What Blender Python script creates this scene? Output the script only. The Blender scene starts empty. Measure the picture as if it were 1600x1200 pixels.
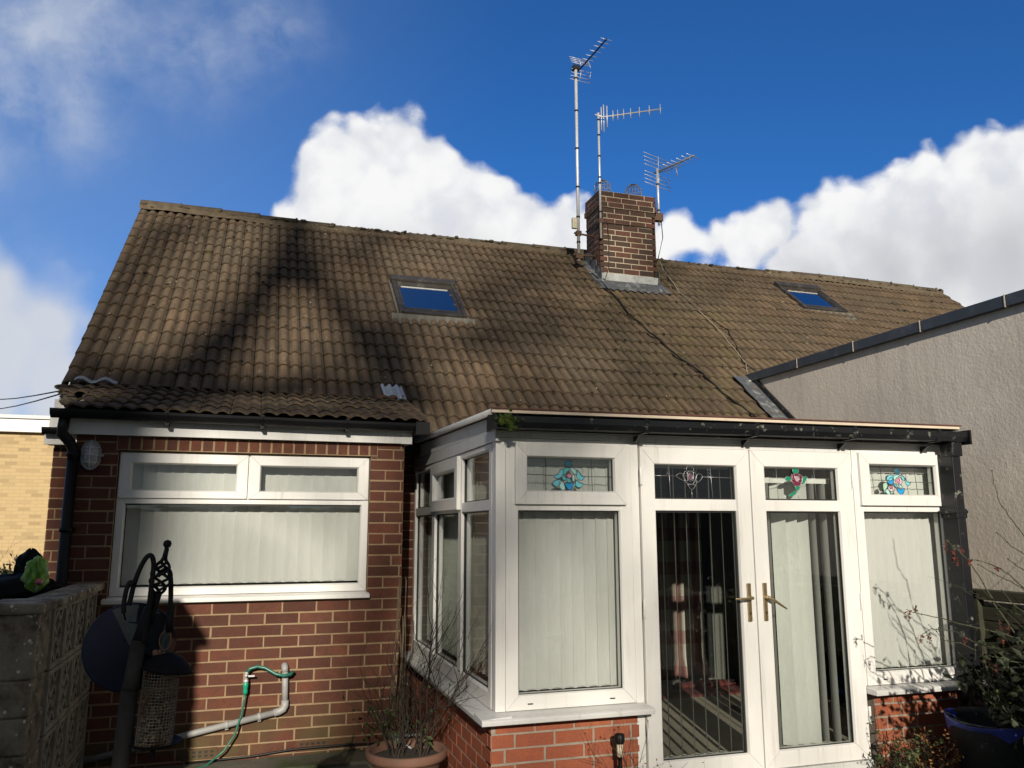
import bpy, math, random
from mathutils import Vector as V3, Matrix
random.seed(7)
scene = bpy.context.scene
# ------------------------------------------------------------------ camera
# world axes: x along the house front, y into the house, z up; z = 0 is eye height, ground is z = -1.5
F = 1273.77
yaw, pit, rol = math.radians(17.644), math.radians(10.031), math.radians(-.074)
FW = V3((math.sin(yaw)*math.cos(pit), math.cos(yaw)*math.cos(pit), math.sin(pit)))
_r = V3((math.cos(yaw), -math.sin(yaw), 0)); _u = _r.cross(FW)
RT = math.cos(rol)*_r + math.sin(rol)*_u; UP = -math.sin(rol)*_r + math.cos(rol)*_u
cd = bpy.data.cameras.new('camera'); cam = bpy.data.objects.new('camera', cd)
scene.collection.objects.link(cam); scene.camera = cam
cam.matrix_world = Matrix((RT, UP, -FW)).transposed().to_4x4()
cd.sensor_width = 36; cd.lens = 36*F/1600; cd.clip_end = 2000; cd.clip_start = .05
def ray(x, y): return FW + RT*((x-800)/F) - UP*((y-600)/F)
def onX(x, y, k): d = ray(x, y); return d*(k/d.x)
def onY(x, y, k): d = ray(x, y); return d*(k/d.y)
def onZ(x, y, k): d = ray(x, y); return d*(k/d.z)
# ------------------------------------------------------------------ sun and sky
TX, TZ = .25, .365                       # sun travels (TX, 1, -TZ)
sd = V3((TX, 1, -TZ)).normalized()
L = bpy.data.lights.new('sun', 'SUN'); L.energy = 5.0; L.angle = math.radians(.6); L.color = (1, .915, .79)
so = bpy.data.objects.new('sun', L); scene.collection.objects.link(so); so.location = (-5, -10, 8)
so.rotation_euler = sd.to_track_quat('-Z', 'Y').to_euler()
W = bpy.data.worlds.new('World'); scene.world = W; W.use_nodes = True
wt = W.node_tree; wt.nodes.clear()
class NT:
    def __init__(s, t): s.t = t
    def n(s, typ, **kw):
        nd = s.t.nodes.new(typ)
        for k, v in kw.items(): setattr(nd, k, v)
        return nd
    def put(s, sock, v):
        if hasattr(v, 'is_output'): s.t.links.new(v, sock)
        else: sock.default_value = v
    def m(s, op, a, b=0., c=None, clamp=False):
        nd = s.n('ShaderNodeMath', operation=op, use_clamp=clamp)
        s.put(nd.inputs[0], a); s.put(nd.inputs[1], b)
        if c is not None: s.put(nd.inputs[2], c)
        return nd.outputs[0]
    def vm(s, op, a, b=(0, 0, 0), out=0):
        nd = s.n('ShaderNodeVectorMath', operation=op); s.put(nd.inputs[0], a)
        if op == 'SCALE': s.put(nd.inputs[3], b)
        else: s.put(nd.inputs[1], b)
        return nd.outputs[out]
    def mix(s, f, a, b, mode='MIX'):
        nd = s.n('ShaderNodeMix', data_type='RGBA', blend_type=mode)
        s.put(nd.inputs[0], f); s.put(nd.inputs[6], a); s.put(nd.inputs[7], b); return nd.outputs[2]
    def noise(s, vec, scale, detail=4, rough=.55, out=0, dist=0):
        nd = s.n('ShaderNodeTexNoise'); s.put(nd.inputs['Vector'], vec)
        nd.inputs['Scale'].default_value = scale; nd.inputs['Detail'].default_value = detail
        nd.inputs['Roughness'].default_value = rough; nd.inputs['Distortion'].default_value = dist
        return nd.outputs[out]
    def mr(s, v, a, b, c=0., d=1., smooth=False):
        nd = s.n('ShaderNodeMapRange', interpolation_type='SMOOTHSTEP' if smooth else 'LINEAR')
        for i, q in enumerate((v, a, b, c, d)): s.put(nd.inputs[i], q)
        return nd.outputs[0]
def c4(c): return (c[0], c[1], c[2], 1.)
w = NT(wt)
sky = w.n('ShaderNodeTexSky', sky_type='NISHITA', sun_disc=False, sun_elevation=math.asin(-sd.z),
          sun_rotation=math.atan2(-sd.x, -sd.y), altitude=50, air_density=1., dust_density=.35, ozone_density=3.)
tc = w.n('ShaderNodeTexCoord').outputs['Generated']
sp = w.n('ShaderNodeSeparateXYZ'); w.put(sp.inputs[0], tc)
F0 = V3((.30, .94, .20)).normalized(); R0 = V3((F0.y, -F0.x, 0)).normalized(); U0 = R0.cross(F0)
dot = lambda a: w.vm('DOT_PRODUCT', tc, tuple(a), out=1)
dy = w.m('MAXIMUM', dot(F0), .05)
cb = w.n('ShaderNodeCombineXYZ'); w.put(cb.inputs[0], w.m('DIVIDE', dot(R0), dy)); w.put(cb.inputs[1], w.m('DIVIDE', dot(U0), dy))
def uv(x, y): d = ray(x, y); return d.dot(R0)/d.dot(F0), d.dot(U0)/d.dot(F0)
P = cb.outputs[0]
front = w.mr(sp.outputs[1], .1, .3)
def warp(P, sc, amp, det=6, rough=.6):
    nz = w.noise(P, sc, det, rough, out=1)
    return w.vm('MULTIPLY', w.vm('ADD', P, w.vm('SCALE', w.vm('SUBTRACT', nz, (.5, .5, .5)), amp)), (1, 1, 0))
def blobs(P, lst):
    cur = None
    for x, y, r in lst:
        u0, v0 = uv(x, y); rr = (abs(uv(x+r, y)[0]-u0)+abs(uv(x, y-r)[1]-v0))/2
        dist = w.vm('DISTANCE', P, (u0, v0, 0), out=1)
        f = w.m('SUBTRACT', rr, dist)
        if cur is None: cur = f
        else:
            nd = w.n('ShaderNodeMath', operation='SMOOTH_MAX'); w.put(nd.inputs[0], cur); w.put(nd.inputs[1], f); nd.inputs[2].default_value = .02; cur = nd.outputs[0]
    return cur
Pw = warp(P, 6, .05, 3); Pw2 = warp(Pw, 18, .020, 5, .5)
def vor(P, sc):
    v = w.n('ShaderNodeTexVoronoi', feature='SMOOTH_F1', voronoi_dimensions='2D'); w.put(v.inputs['Vector'], P); v.inputs['Scale'].default_value = sc; v.inputs['Smoothness'].default_value = .5; return v.outputs['Distance']
V1 = vor(Pw2, 15); V2 = vor(Pw2, 38)
CU = [(480, 310, 40), (520, 270, 75), (560, 235, 50), (628, 222, 50), (660, 280, 75), (600, 330, 120), (720, 300, 55), (760, 330, 60),
      (700, 380, 100), (820, 350, 50), (880, 345, 38), (450, 345, 22), (960, 400, 70), (870, 390, 60), (1055, 378, 34), (1105, 385, 28), (1010, 400, 50),
      (1180, 366, 38), (1215, 358, 42), (1290, 330, 42), (1330, 340, 55), (1385, 312, 34), (1440, 290, 50), (1520, 268, 48), (1580, 250, 45), (1640, 255, 70),
      (1250, 420, 70), (1380, 400, 110), (1520, 380, 150), (1160, 400, 38)]
fl = w.m('ADD', blobs(Pw, CU), w.m('ADD', w.m('MULTIPLY', w.m('SUBTRACT', .42, V1), .030), w.m('MULTIPLY', w.m('SUBTRACT', .42, V2), .014)))
a1 = w.mr(w.m('ADD', fl, w.m('MULTIPLY', w.m('SUBTRACT', w.noise(Pw2, 45, 5, .6), .5), .016)), -.007, .012, smooth=True)
WI = [(60, 40, 95), (150, 40, 70), (40, 140, 55), (290, 70, 30), (310, 100, 22), (400, 20, 30), (420, 40, 16), (120, 170, 45), (0, 520, 90), (70, 520, 60), (60, 620, 110), (-60, 100, 130)]
fw = blobs(warp(P, 5, .16, 7, .62), WI)
a2 = w.m('MULTIPLY', w.mr(fw, -.10, .09, smooth=True), w.mr(w.noise(warp(P, 4, .1), 8, 7, .6), .38, .64, .05, .8))
fog = blobs(warp(P, 3, .1), [(-40, 560, 130), (70, 600, 80), (60, 500, 55), (-10, 470, 60)])
a3 = w.mr(w.m('ADD', fog, w.m('MULTIPLY', w.m('SUBTRACT', .42, V1), .05)), -.03, .035, 0, .9, smooth=True)
haz = w.m('MULTIPLY', w.mr(sp.outputs[0], .30, -.40, 0, .36, smooth=True), front)
sh = w.m('ADD', w.m('ADD', w.m('MULTIPLY', V1, .22), w.m('MULTIPLY', V2, .14)), w.m('MULTIPLY', w.noise(Pw2, 7, 7, .6), .85))
lit = w.mix(w.mr(sh, .46, .72, 0, 1, smooth=True), (10.3, 10.3, 10.3, 1), (8.0, 8.25, 8.8, 1))
gb = blobs(warp(P, 5, .09, 5), [(1260, 440, 70), (1380, 420, 95), (1480, 400, 90), (1580, 400, 110), (1680, 380, 110), (640, 420, 70), (740, 400, 50), (520, 390, 40)])
lit = w.mix(w.mr(gb, -.03, .09, 0, 1, smooth=True), lit, (6.2, 6.35, 6.7, 1))
gm = w.n('ShaderNodeMix', data_type='RGBA', blend_type='MULTIPLY'); gm.inputs[0].default_value = 1
w.put(gm.inputs[6], sky.outputs[0]); gm.inputs[7].default_value = (.27, .74, 1.30, 1)
col = w.mix(haz, gm.outputs[2], (3.6, 5.2, 8.2, 1))
col = w.mix(w.m('MULTIPLY', a2, front), col, (6.2, 6.8, 7.9, 1))
col = w.mix(w.m('MULTIPLY', a3, front), col, (7.2, 7.5, 8.1, 1))
col = w.mix(w.m('MULTIPLY', a1, front), col, lit)
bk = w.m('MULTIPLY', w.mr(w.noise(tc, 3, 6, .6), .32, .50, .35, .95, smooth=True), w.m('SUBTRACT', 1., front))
col = w.mix(bk, col, (1.9, 1.85, 1.8, 1))  # grey added over the unseen rear sky to dim its ambient light
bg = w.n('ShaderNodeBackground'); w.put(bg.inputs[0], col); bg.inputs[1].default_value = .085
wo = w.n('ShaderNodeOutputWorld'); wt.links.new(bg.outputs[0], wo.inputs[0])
vs = scene.view_settings; vs.view_transform = 'Standard'; vs.look = 'None'; vs.gamma = 1; vs.exposure = .1; vs.use_curve_mapping = False
scene.cycles.max_bounces = 8; scene.cycles.transparent_max_bounces = 16; scene.cycles.diffuse_bounces = 3
# ------------------------------------------------------------------ materials
def mat(name, col, rough=.6, metal=0., var=.15, vs=8., bump=0., bs=60., col2=None, f2=(.5, .7), s2=4., spec=.5, rnd=0., coords='Object', det=5, stretch=None):
    m = bpy.data.materials.new(name); m.use_nodes = True; t = NT(m.node_tree)
    b = m.node_tree.nodes['Principled BSDF']
    co = t.n('ShaderNodeNewGeometry').outputs['Position'] if coords == 'World' else t.n('ShaderNodeTexCoord').outputs['Object']
    if stretch:
        co = t.vm('MULTIPLY', co, stretch)
    c = c4(col)
    if var: c = t.mix(1., c, t.mix(t.noise(co, vs, det), c4([1-var*1.6]*3), c4([1+var*1.6]*3)), 'MULTIPLY')
    if rnd:
        at = t.n('ShaderNodeAttribute', attribute_name='rnd').outputs['Fac']
        c = t.mix(1., c, t.mix(at, c4([1-rnd]*3), c4([1+rnd]*3)), 'MULTIPLY')
    if col2: c = t.mix(t.mr(t.noise(co, s2, 6, .65), f2[0], f2[1], smooth=True), c, c4(col2))
    t.put(b.inputs['Base Color'], c)
    b.inputs['Roughness'].default_value = rough; b.inputs['Metallic'].default_value = metal
    b.inputs['Specular IOR Level'].default_value = spec
    if bump:
        bn = t.n('ShaderNodeBump'); bn.inputs['Strength'].default_value = 1; bn.inputs['Distance'].default_value = bump
        t.put(bn.inputs['Height'], t.noise(co, bs, 5, .6)); t.put(b.inputs['Normal'], bn.outputs[0])
    return m
def upvcmat(name, base, dirt, amt):
    m = bpy.data.materials.new(name); m.use_nodes = True; t = NT(m.node_tree); b = m.node_tree.nodes['Principled BSDF']; co = t.n('ShaderNodeNewGeometry').outputs['Position']
    c = t.mix(t.noise(co, 2.2, 5), c4([q*.93 for q in base]), c4([min(1, q*1.05) for q in base]))
    st = t.mr(t.noise(t.vm('MULTIPLY', co, (34, 34, 2.2)), 1, 6, .65), .52, .74); pa = t.mr(t.noise(co, 3.5, 4), .40, .68)
    c = t.mix(t.m('MULTIPLY', t.m('MULTIPLY', st, pa), amt), c, c4(dirt)); sp = t.mr(t.noise(co, 75, 3), .70, .76)
    c = t.mix(t.m('MULTIPLY', sp, amt*.5), c, (.25, .23, .18, 1)); t.put(b.inputs['Base Color'], c); t.put(b.inputs['Roughness'], t.mr(t.noise(co, 6, 4), .3, .7, .28, .5)); return m
def brickmat(name, cols, dark, green=None):
    m = bpy.data.materials.new(name); m.use_nodes = True; t = NT(m.node_tree); b = m.node_tree.nodes['Principled BSDF']
    co = t.n('ShaderNodeNewGeometry').outputs['Position']
    at = t.n('ShaderNodeAttribute', attribute_name='rnd').outputs['Fac']
    cr = t.n('ShaderNodeValToRGB'); t.put(cr.inputs[0], at); e = cr.color_ramp.elements
    e[0].color = c4(cols[0]); e[1].color = c4(cols[-1])
    for i, c in enumerate(cols[1:-1]): q = e.new((i+1)/(len(cols)-1)); q.color = c4(c)
    c = t.mix(t.mr(t.noise(co, 9, 6, .65), .35, .7), cr.outputs[0], c4(dark))
    c = t.mix(1., c, t.mix(t.noise(co, 70, 4), c4([.72]*3), c4([1.28]*3)), 'MULTIPLY')
    if green:
        s3 = t.n('ShaderNodeSeparateXYZ'); t.put(s3.inputs[0], co)
        g = t.m('MULTIPLY', t.mr(s3.outputs[2], -1.1, -1.5), t.mr(t.noise(co, 2.5, 5), .38, .62, smooth=True))
        c = t.mix(g, c, c4(green))
    eff = t.mr(t.noise(co, 14, 6, .7), .68, .78); c = t.mix(t.m('MULTIPLY', eff, .22), c, (.5, .42, .34, 1))
    t.put(b.inputs['Base Color'], c); b.inputs['Roughness'].default_value = .85; b.inputs['Specular IOR Level'].default_value = .25
    bn = t.n('ShaderNodeBump'); bn.inputs['Distance'].default_value = .0025; t.put(bn.inputs['Height'], t.noise(co, 130, 5, .65)); t.put(b.inputs['Normal'], bn.outputs[0])
    return m
def glassmat(name, tint=(.97, .982, .974), rough=0., ior=1.5, wav=.0, refl=1.):
    m = bpy.data.materials.new(name); m.use_nodes = True; t = NT(m.node_tree); m.node_tree.nodes.clear()
    ge = t.n('ShaderNodeNewGeometry'); cs = t.m('ABSOLUTE', t.vm('DOT_PRODUCT', ge.outputs['Normal'], ge.outputs['Incoming'], out=1)); F0 = ((ior-1)/(ior+1))**2
    fr = t.m('ADD', t.m('MULTIPLY', t.m('POWER', t.m('SUBTRACT', 1., cs, clamp=True), 5.), .38*(1-F0)), F0)
    tr = t.n('ShaderNodeBsdfTransparent'); tr.inputs[0].default_value = c4(tint)
    gl = t.n('ShaderNodeBsdfGlossy'); gl.inputs['Roughness'].default_value = rough; gl.inputs[0].default_value = (.95, .97, 1, 1)
    mx = t.n('ShaderNodeMixShader'); t.put(mx.inputs[0], t.m('MULTIPLY', fr, 1.5*refl, clamp=True)); t.put(mx.inputs[1], tr.outputs[0]); t.put(mx.inputs[2], gl.outputs[0])
    if wav:
        bn = t.n('ShaderNodeBump'); bn.inputs['Distance'].default_value = wav
        t.put(bn.inputs['Height'], t.noise(t.n('ShaderNodeTexCoord').outputs['Object'], 3, 2)); t.put(gl.inputs['Normal'], bn.outputs[0])
    o = t.n('ShaderNodeOutputMaterial'); t.put(o.inputs[0], mx.outputs[0]); return m
def fabric(name, col, trans=.35):
    m = bpy.data.materials.new(name); m.use_nodes = True; t = NT(m.node_tree); m.node_tree.nodes.clear()
    co = t.n('ShaderNodeTexCoord').outputs['Object']
    c = t.mix(t.noise(t.vm('MULTIPLY', co, (30, 30, 2)), 6, 4), c4([q*.82 for q in col]), c4([min(1, q*1.1) for q in col]))
    a = t.n('ShaderNodeBsdfDiffuse'); b = t.n('ShaderNodeBsdfTranslucent'); t.put(a.inputs[0], c); t.put(b.inputs[0], c)
    mx = t.n('ShaderNodeMixShader'); mx.inputs[0].default_value = trans; t.put(mx.inputs[1], a.outputs[0]); t.put(mx.inputs[2], b.outputs[0])
    o = t.n('ShaderNodeOutputMaterial'); t.put(o.inputs[0], mx.outputs[0]); return m
M = {}
M['upvc'] = upvcmat('white_upvc', (.72, .71, .675), (.40, .37, .30), .55)
M['upvc_plain'] = mat('white_upvc_plain', (.71, .70, .665), .38, var=.05, vs=3, col2=(.52, .505, .45), f2=(.56, .80), s2=5, bump=.0004, bs=9)
M['upvc_grey'] = upvcmat('weathered_upvc', (.60, .60, .58), (.28, .26, .21), .9)
M['upvc_grey_plain'] = mat('weathered_upvc', (.60, .60, .59), .42, var=.10, vs=6, col2=(.42, .41, .37), f2=(.5, .8), s2=9)
M['brick'] = brickmat('red_brown_brick', [(.070, .027, .018), (.118, .041, .025), (.15, .052, .030), (.095, .040, .028), (.165, .062, .036)], (.085, .038, .026), (.085, .08, .03))
M['brick_o'] = brickmat('orange_brick', [(.30, .085, .040), (.36, .105, .048), (.27, .075, .040), (.40, .13, .06)], (.24, .08, .048))
M['brick_c'] = brickmat('chimney_brick', [(.085, .042, .030), (.115, .050, .035), (.14, .058, .040), (.07, .042, .032), (.055, .040, .031)], (.07, .045, .033))
M['mortar'] = mat('mortar', (.28, .195, .11), .9, var=.2, vs=20, bump=.002, bs=90, col2=(.26, .20, .13), f2=(.5, .75), s2=3, coords='World')
M['mortar_g'] = mat('grey_mortar', (.30, .255, .20), .9, var=.2, vs=20, bump=.002, bs=90, coords='World')
def rendermat():
    m = bpy.data.materials.new('rendered_wall'); m.use_nodes = True; t = NT(m.node_tree); b = m.node_tree.nodes['Principled BSDF']; co = t.n('ShaderNodeNewGeometry').outputs['Position']
    c = t.mix(t.mr(t.noise(co, 1.1, 7, .6), .38, .66, smooth=True), (.70, .635, .54, 1), (.585, .53, .455, 1)); c = t.mix(1., c, t.mix(t.noise(co, 90, 4), c4([.82]*3), c4([1.18]*3)), 'MULTIPLY')
    s3 = t.n('ShaderNodeSeparateXYZ'); t.put(s3.inputs[0], co)
    st = t.m('MULTIPLY', t.mr(t.noise(t.vm('MULTIPLY', co, (1, 7, .45)), 1, 6, .6), .46, .70, smooth=True), t.mr(s3.outputs[2], .1, 1.5, .15, 1.)); c = t.mix(t.m('MULTIPLY', st, .45), c, (.36, .325, .28, 1))
    t.put(b.inputs['Base Color'], c); b.inputs['Roughness'].default_value = .93; b.inputs['Specular IOR Level'].default_value = .2
    h = t.m('ADD', t.noise(co, 42, 4, .6), t.m('MULTIPLY', t.noise(co, 13, 3), .8)); bn = t.n('ShaderNodeBump'); bn.inputs['Distance'].default_value = .0028; t.put(bn.inputs['Height'], h); t.put(b.inputs['Normal'], bn.outputs[0]); return m
M['render'] = rendermat()
M['coping'] = mat('grey_coping', (.045, .055, .07), .55, var=.25, vs=3, col2=(.12, .13, .15), f2=(.5, .9), s2=6)
M['black'] = mat('black_plastic', (.008, .009, .011), .32, var=.3, vs=5, bump=.0008, bs=30, col2=(.20, .21, .17), f2=(.585, .70), s2=17, spec=.4)
M['blackclean'] = mat('black_plastic_clean', (.006, .0065, .008), .5, var=.2, vs=5, spec=.3)
M['gasket'] = mat('black_gasket', (.012, .013, .013), .5, var=0)
M['lead'] = mat('lead_sheet', (.115, .125, .135), .55, .25, var=.3, vs=8, bump=.006, bs=14, col2=(.42, .43, .42), f2=(.5, .75), s2=9)
M['leadpale'] = mat('pale_lead_sheet', (.42, .44, .42), .6, .1, var=.25, vs=12, bump=.004, bs=16, col2=(.22, .23, .22), f2=(.5, .8), s2=8)
M['came'] = mat('lead_came', (.10, .10, .11), .4, .6, var=.1)
M['came_bright'] = mat('bright_lead_came', (.42, .42, .43), .35, .7, var=.1)
M['metal'] = mat('galvanised_metal', (.68, .68, .66), .42, .45, var=.15, vs=30, col2=(.25, .22, .18), f2=(.62, .8), s2=20)
M['dull'] = mat('dull_metal', (.30, .31, .31), .5, .5, var=.2, vs=20)
M['rust'] = mat('rusty_metal', (.12, .07, .045), .7, .3, var=.3, vs=25)
M['brass'] = mat('brass', (.36, .28, .155), .38, .8, var=.12, vs=30)
M['glass'] = glassmat('window_glass', wav=.0012)
M['glass_c'] = glassmat('clear_glass', (.96, .98, .965), wav=.001)
M['sky_glass'] = glassmat('roof_window_glass', (.05, .06, .07), ior=2.4, refl=2.2)
M['blind'] = fabric('blind_fabric', (.68, .675, .64), .15)
M['blind_dim'] = fabric('blind_fabric_thin', (.66, .69, .60), .3)
M['skframe'] = mat('roof_window_frame', (.055, .05, .043), .45, .3, var=.2, vs=10, col2=(.15, .14, .12), f2=(.5, .8), s2=10)
M['skflash'] = mat('roof_window_flashing', (.14, .135, .115), .6, .1, var=.2, vs=20)
M['concrete'] = None
def lichen():
    m = bpy.data.materials.new('lichened_concrete'); m.use_nodes = True; t = NT(m.node_tree); b = m.node_tree.nodes['Principled BSDF']; co = t.n('ShaderNodeNewGeometry').outputs['Position']
    c = t.mix(t.mr(t.noise(co, 16, 8, .7), .36, .62), (.055, .045, .028, 1), (.27, .225, .155, 1)); c = t.mix(t.mr(t.noise(co, 5, 5), .45, .62, 0, .6), c, (.40, .36, .27, 1))
    vo = t.n('ShaderNodeTexVoronoi'); vo.inputs['Scale'].default_value = 34; t.put(vo.inputs['Vector'], co)
    spt = t.m('MULTIPLY', t.mr(vo.outputs['Distance'], .30, .18), t.m('GREATER_THAN', t.noise(co, 13, 2), .56)); c = t.mix(spt, c, (.75, .73, .64, 1))
    t.put(b.inputs['Base Color'], c); b.inputs['Roughness'].default_value = .95; bn = t.n('ShaderNodeBump'); bn.inputs['Distance'].default_value = .008; t.put(bn.inputs['Height'], t.noise(co, 45, 6, .7)); t.put(b.inputs['Normal'], bn.outputs[0]); return m
M['concrete'] = lichen()
M['concrete_d'] = mat('pierced_block', (.27, .25, .20), .95, var=.35, vs=9, bump=.004, bs=60, col2=(.16, .15, .11), f2=(.45, .7), s2=5, coords='World')
M['stone'] = mat('paving_slab', (.12, .115, .085), .9, var=.3, vs=6, bump=.006, bs=30, col2=(.06, .075, .03), f2=(.45, .65), s2=3, coords='World')
M['soil'] = mat('soil', (.035, .028, .02), .95, var=.4, vs=9, bump=.02, bs=20, coords='World')
M['pipe'] = mat('grey_waste_pipe', (.31, .31, .30), .5, var=.12, vs=10, col2=(.2, .19, .16), f2=(.55, .8), s2=7)
M['iron'] = mat('black_iron', (.006, .0065, .008), .7, .0, var=.3, vs=30, bump=.0006, bs=80, spec=.08)
M['galv'] = mat('grey_steel_pole', (.018, .018, .018), .8, .0, var=.5, vs=25, spec=.1)
M['bluedisc'] = mat('blue_plastic', (.004, .006, .015), .7, var=.3, vs=20, spec=.08, col2=(.02, .025, .04), f2=(.66, .78), s2=60)
M['blue'] = mat('bright_blue_plastic', (.002, .018, .20), .5, var=.25, vs=6)
M['terra'] = mat('terracotta', (.17, .085, .055), .85, var=.25, vs=8, bump=.002, bs=60, col2=(.10, .085, .06), f2=(.5, .7), s2=6)
M['hose'] = mat('green_hose', (.02, .14, .10), .35, var=.15, vs=20)
M['hoseplug'] = mat('green_connector', (.01, .33, .18), .35, var=.05)
M['twig'] = mat('twig_bark', (.045, .032, .022), .85, var=.3, vs=30)
M['twig_g'] = mat('green_twig', (.055, .06, .03), .8, var=.3, vs=30)
M['cane'] = mat('cane', (.14, .10, .06), .7, var=.4, vs=30)
M['leaf'] = mat('leaf', (.045, .07, .016), .6, var=.4, vs=30, rnd=.5)
M['leaf_d'] = mat('dark_leaf', (.02, .028, .01), .7, var=.4, vs=30, rnd=.6)
M['leaf_o'] = mat('orange_leaf', (.25, .11, .03), .7, var=.3, vs=30, rnd=.4)
M['tassel'] = mat('red_tassel', (.14, .028, .018), .8, var=.3, vs=60, rnd=.5)
M['moss'] = mat('moss', (.05, .085, .008), .95, var=.4, vs=60, bump=.01, bs=120)
M['moss_y'] = mat('dry_moss', (.062, .058, .02), .95, var=.4, vs=60)
M['debris'] = mat('mortar_chip', (.38, .34, .27), .95, var=.3, vs=30)
M['wood'] = mat('dark_fence_wood', (.035, .036, .020), .9, var=.4, vs=8, bump=.003, bs=40, stretch=(1, .2, 2))
M['bark'] = mat('tree_bark', (.07, .055, .04), .9, var=.3, vs=5, bump=.02, bs=15)
M['black_in'] = mat('dark_bag', (.005, .005, .006), .6, var=.2, spec=.12)
M['ivory'] = mat('ivory_plastic', (.55, .50, .36), .5, var=.1)
M['tub'] = mat('dark_tub', (.008, .012, .02), .5, var=.3)
M['cable_w'] = mat('pale_cable', (.32, .28, .20), .6, var=.1)
M['cable_b'] = mat('black_cable', (.008, .008, .008), .5, var=.1)
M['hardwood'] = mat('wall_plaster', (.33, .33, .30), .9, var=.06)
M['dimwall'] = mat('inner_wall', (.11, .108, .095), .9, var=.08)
M['seed'] = mat('bird_seed', (.20, .15, .10), .9, var=.6, vs=90, bump=.006, bs=90, col2=(.04, .035, .03), f2=(.45, .55), s2=50)
M['cream'] = mat('cream_trim', (.62, .52, .40), .5, var=.1, vs=6, col2=(.3, .2, .13), f2=(.62, .8), s2=8)
M['rusttrim'] = mat('red_brown_trim', (.10, .035, .025), .7, var=.3, vs=12)
for nm, c in dict(cyan=(.16, .52, .60), teal=(.10, .42, .45), paleteal=(.35, .62, .58), blueg=(.02, .28, .62), pink=(.62, .22, .35), palepink=(.62, .50, .50), dteal=(.03, .12, .17), green=(.01, .22, .12), rose=(.16, .01, .04), rosewhite=(.42, .30, .34), violet=(.13, .06, .10), mint=(.35, .60, .42), clear=(.02, .05, .07)).items():
    M[nm] = mat('stained_glass_'+nm, c, .25, var=.15, vs=40)
# tile material
def tilemat():
    m = bpy.data.materials.new('concrete_roof_tile'); m.use_nodes = True; t = NT(m.node_tree); b = m.node_tree.nodes['Principled BSDF']
    co = t.n('ShaderNodeNewGeometry').outputs['Position']
    at = t.n('ShaderNodeAttribute', attribute_name='rnd').outputs['Fac']
    cr = t.n('ShaderNodeValToRGB'); t.put(cr.inputs[0], at); e = cr.color_ramp.elements
    e[0].color = (.092, .068, .044, 1); e[1].color = (.142, .100, .062, 1)
    q = e.new(.5); q.color = (.112, .080, .050, 1); q = e.new(.8); q.color = (.126, .088, .054, 1)
    big = t.noise(co, .8, 5, .6)
    c = t.mix(t.mr(big, .40, .62, 0, .5, smooth=True), cr.outputs[0], (.095, .078, .054, 1))
    c = t.mix(1., c, t.mix(t.noise(co, 60, 5, .7), c4([.55]*3), c4([1.45]*3)), 'MULTIPLY')
    c = t.mix(t.m('MULTIPLY', t.mr(t.noise(co, 11, 6, .7), .60, .72), .55), c, (.30, .26, .17, 1))
    c = t.mix(t.m('MULTIPLY', t.mr(t.noise(t.vm('ADD', co, (7, 3, 1)), 6, 6, .7), .56, .70), .75), c, (.042, .038, .026, 1))
    c = t.mix(t.m('MULTIPLY', t.mr(t.noise(t.vm('MULTIPLY', co, (26, 3.5, 3.5)), 1, 5, .65), .5, .68), .55), c, (.045, .036, .024, 1))
    s3 = t.n('ShaderNodeSeparateXYZ'); t.put(s3.inputs[0], co)
    g = t.m('MULTIPLY', t.mr(s3.outputs[0], 3.2, 4.6), t.mr(s3.outputs[0], 6.5, 5.0))
    c = t.mix(t.m('MULTIPLY', g, t.mr(t.noise(co, 4, 6, .65), .45, .66, 0, .6)), c, (.13, .115, .05, 1))
    sp_ = t.mr(t.noise(co, 45, 3, .5), .72, .76); c = t.mix(t.m('MULTIPLY', sp_, .6), c, (.5, .48, .40, 1))
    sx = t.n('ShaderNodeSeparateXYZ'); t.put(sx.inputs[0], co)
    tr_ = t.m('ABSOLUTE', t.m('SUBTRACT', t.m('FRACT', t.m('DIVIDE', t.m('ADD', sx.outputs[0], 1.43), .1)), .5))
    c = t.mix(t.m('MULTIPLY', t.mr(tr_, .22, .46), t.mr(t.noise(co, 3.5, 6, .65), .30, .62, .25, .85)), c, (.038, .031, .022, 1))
    c = t.mix(1., c, (1.20, 1.18, 1.19, 1), 'MULTIPLY')
    t.put(b.inputs['Base Color'], c); b.inputs['Roughness'].default_value = .93; b.inputs['Specular IOR Level'].default_value = .2
    bn = t.n('ShaderNodeBump'); bn.inputs['Distance'].default_value = .004; t.put(bn.inputs['Height'], t.noise(co, 110, 5, .7)); t.put(b.inputs['Normal'], bn.outputs[0])
    return m
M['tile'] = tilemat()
M['underlay'] = mat('roof_underlay', (.01, .009, .008), .95, var=0)
M['ridgem'] = mat('ridge_tile', (.085, .066, .042), .93, var=.45, vs=14, bump=.008, bs=50, col2=(.20, .165, .10), f2=(.60, .72), s2=12, rnd=.3, coords='World')
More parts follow.
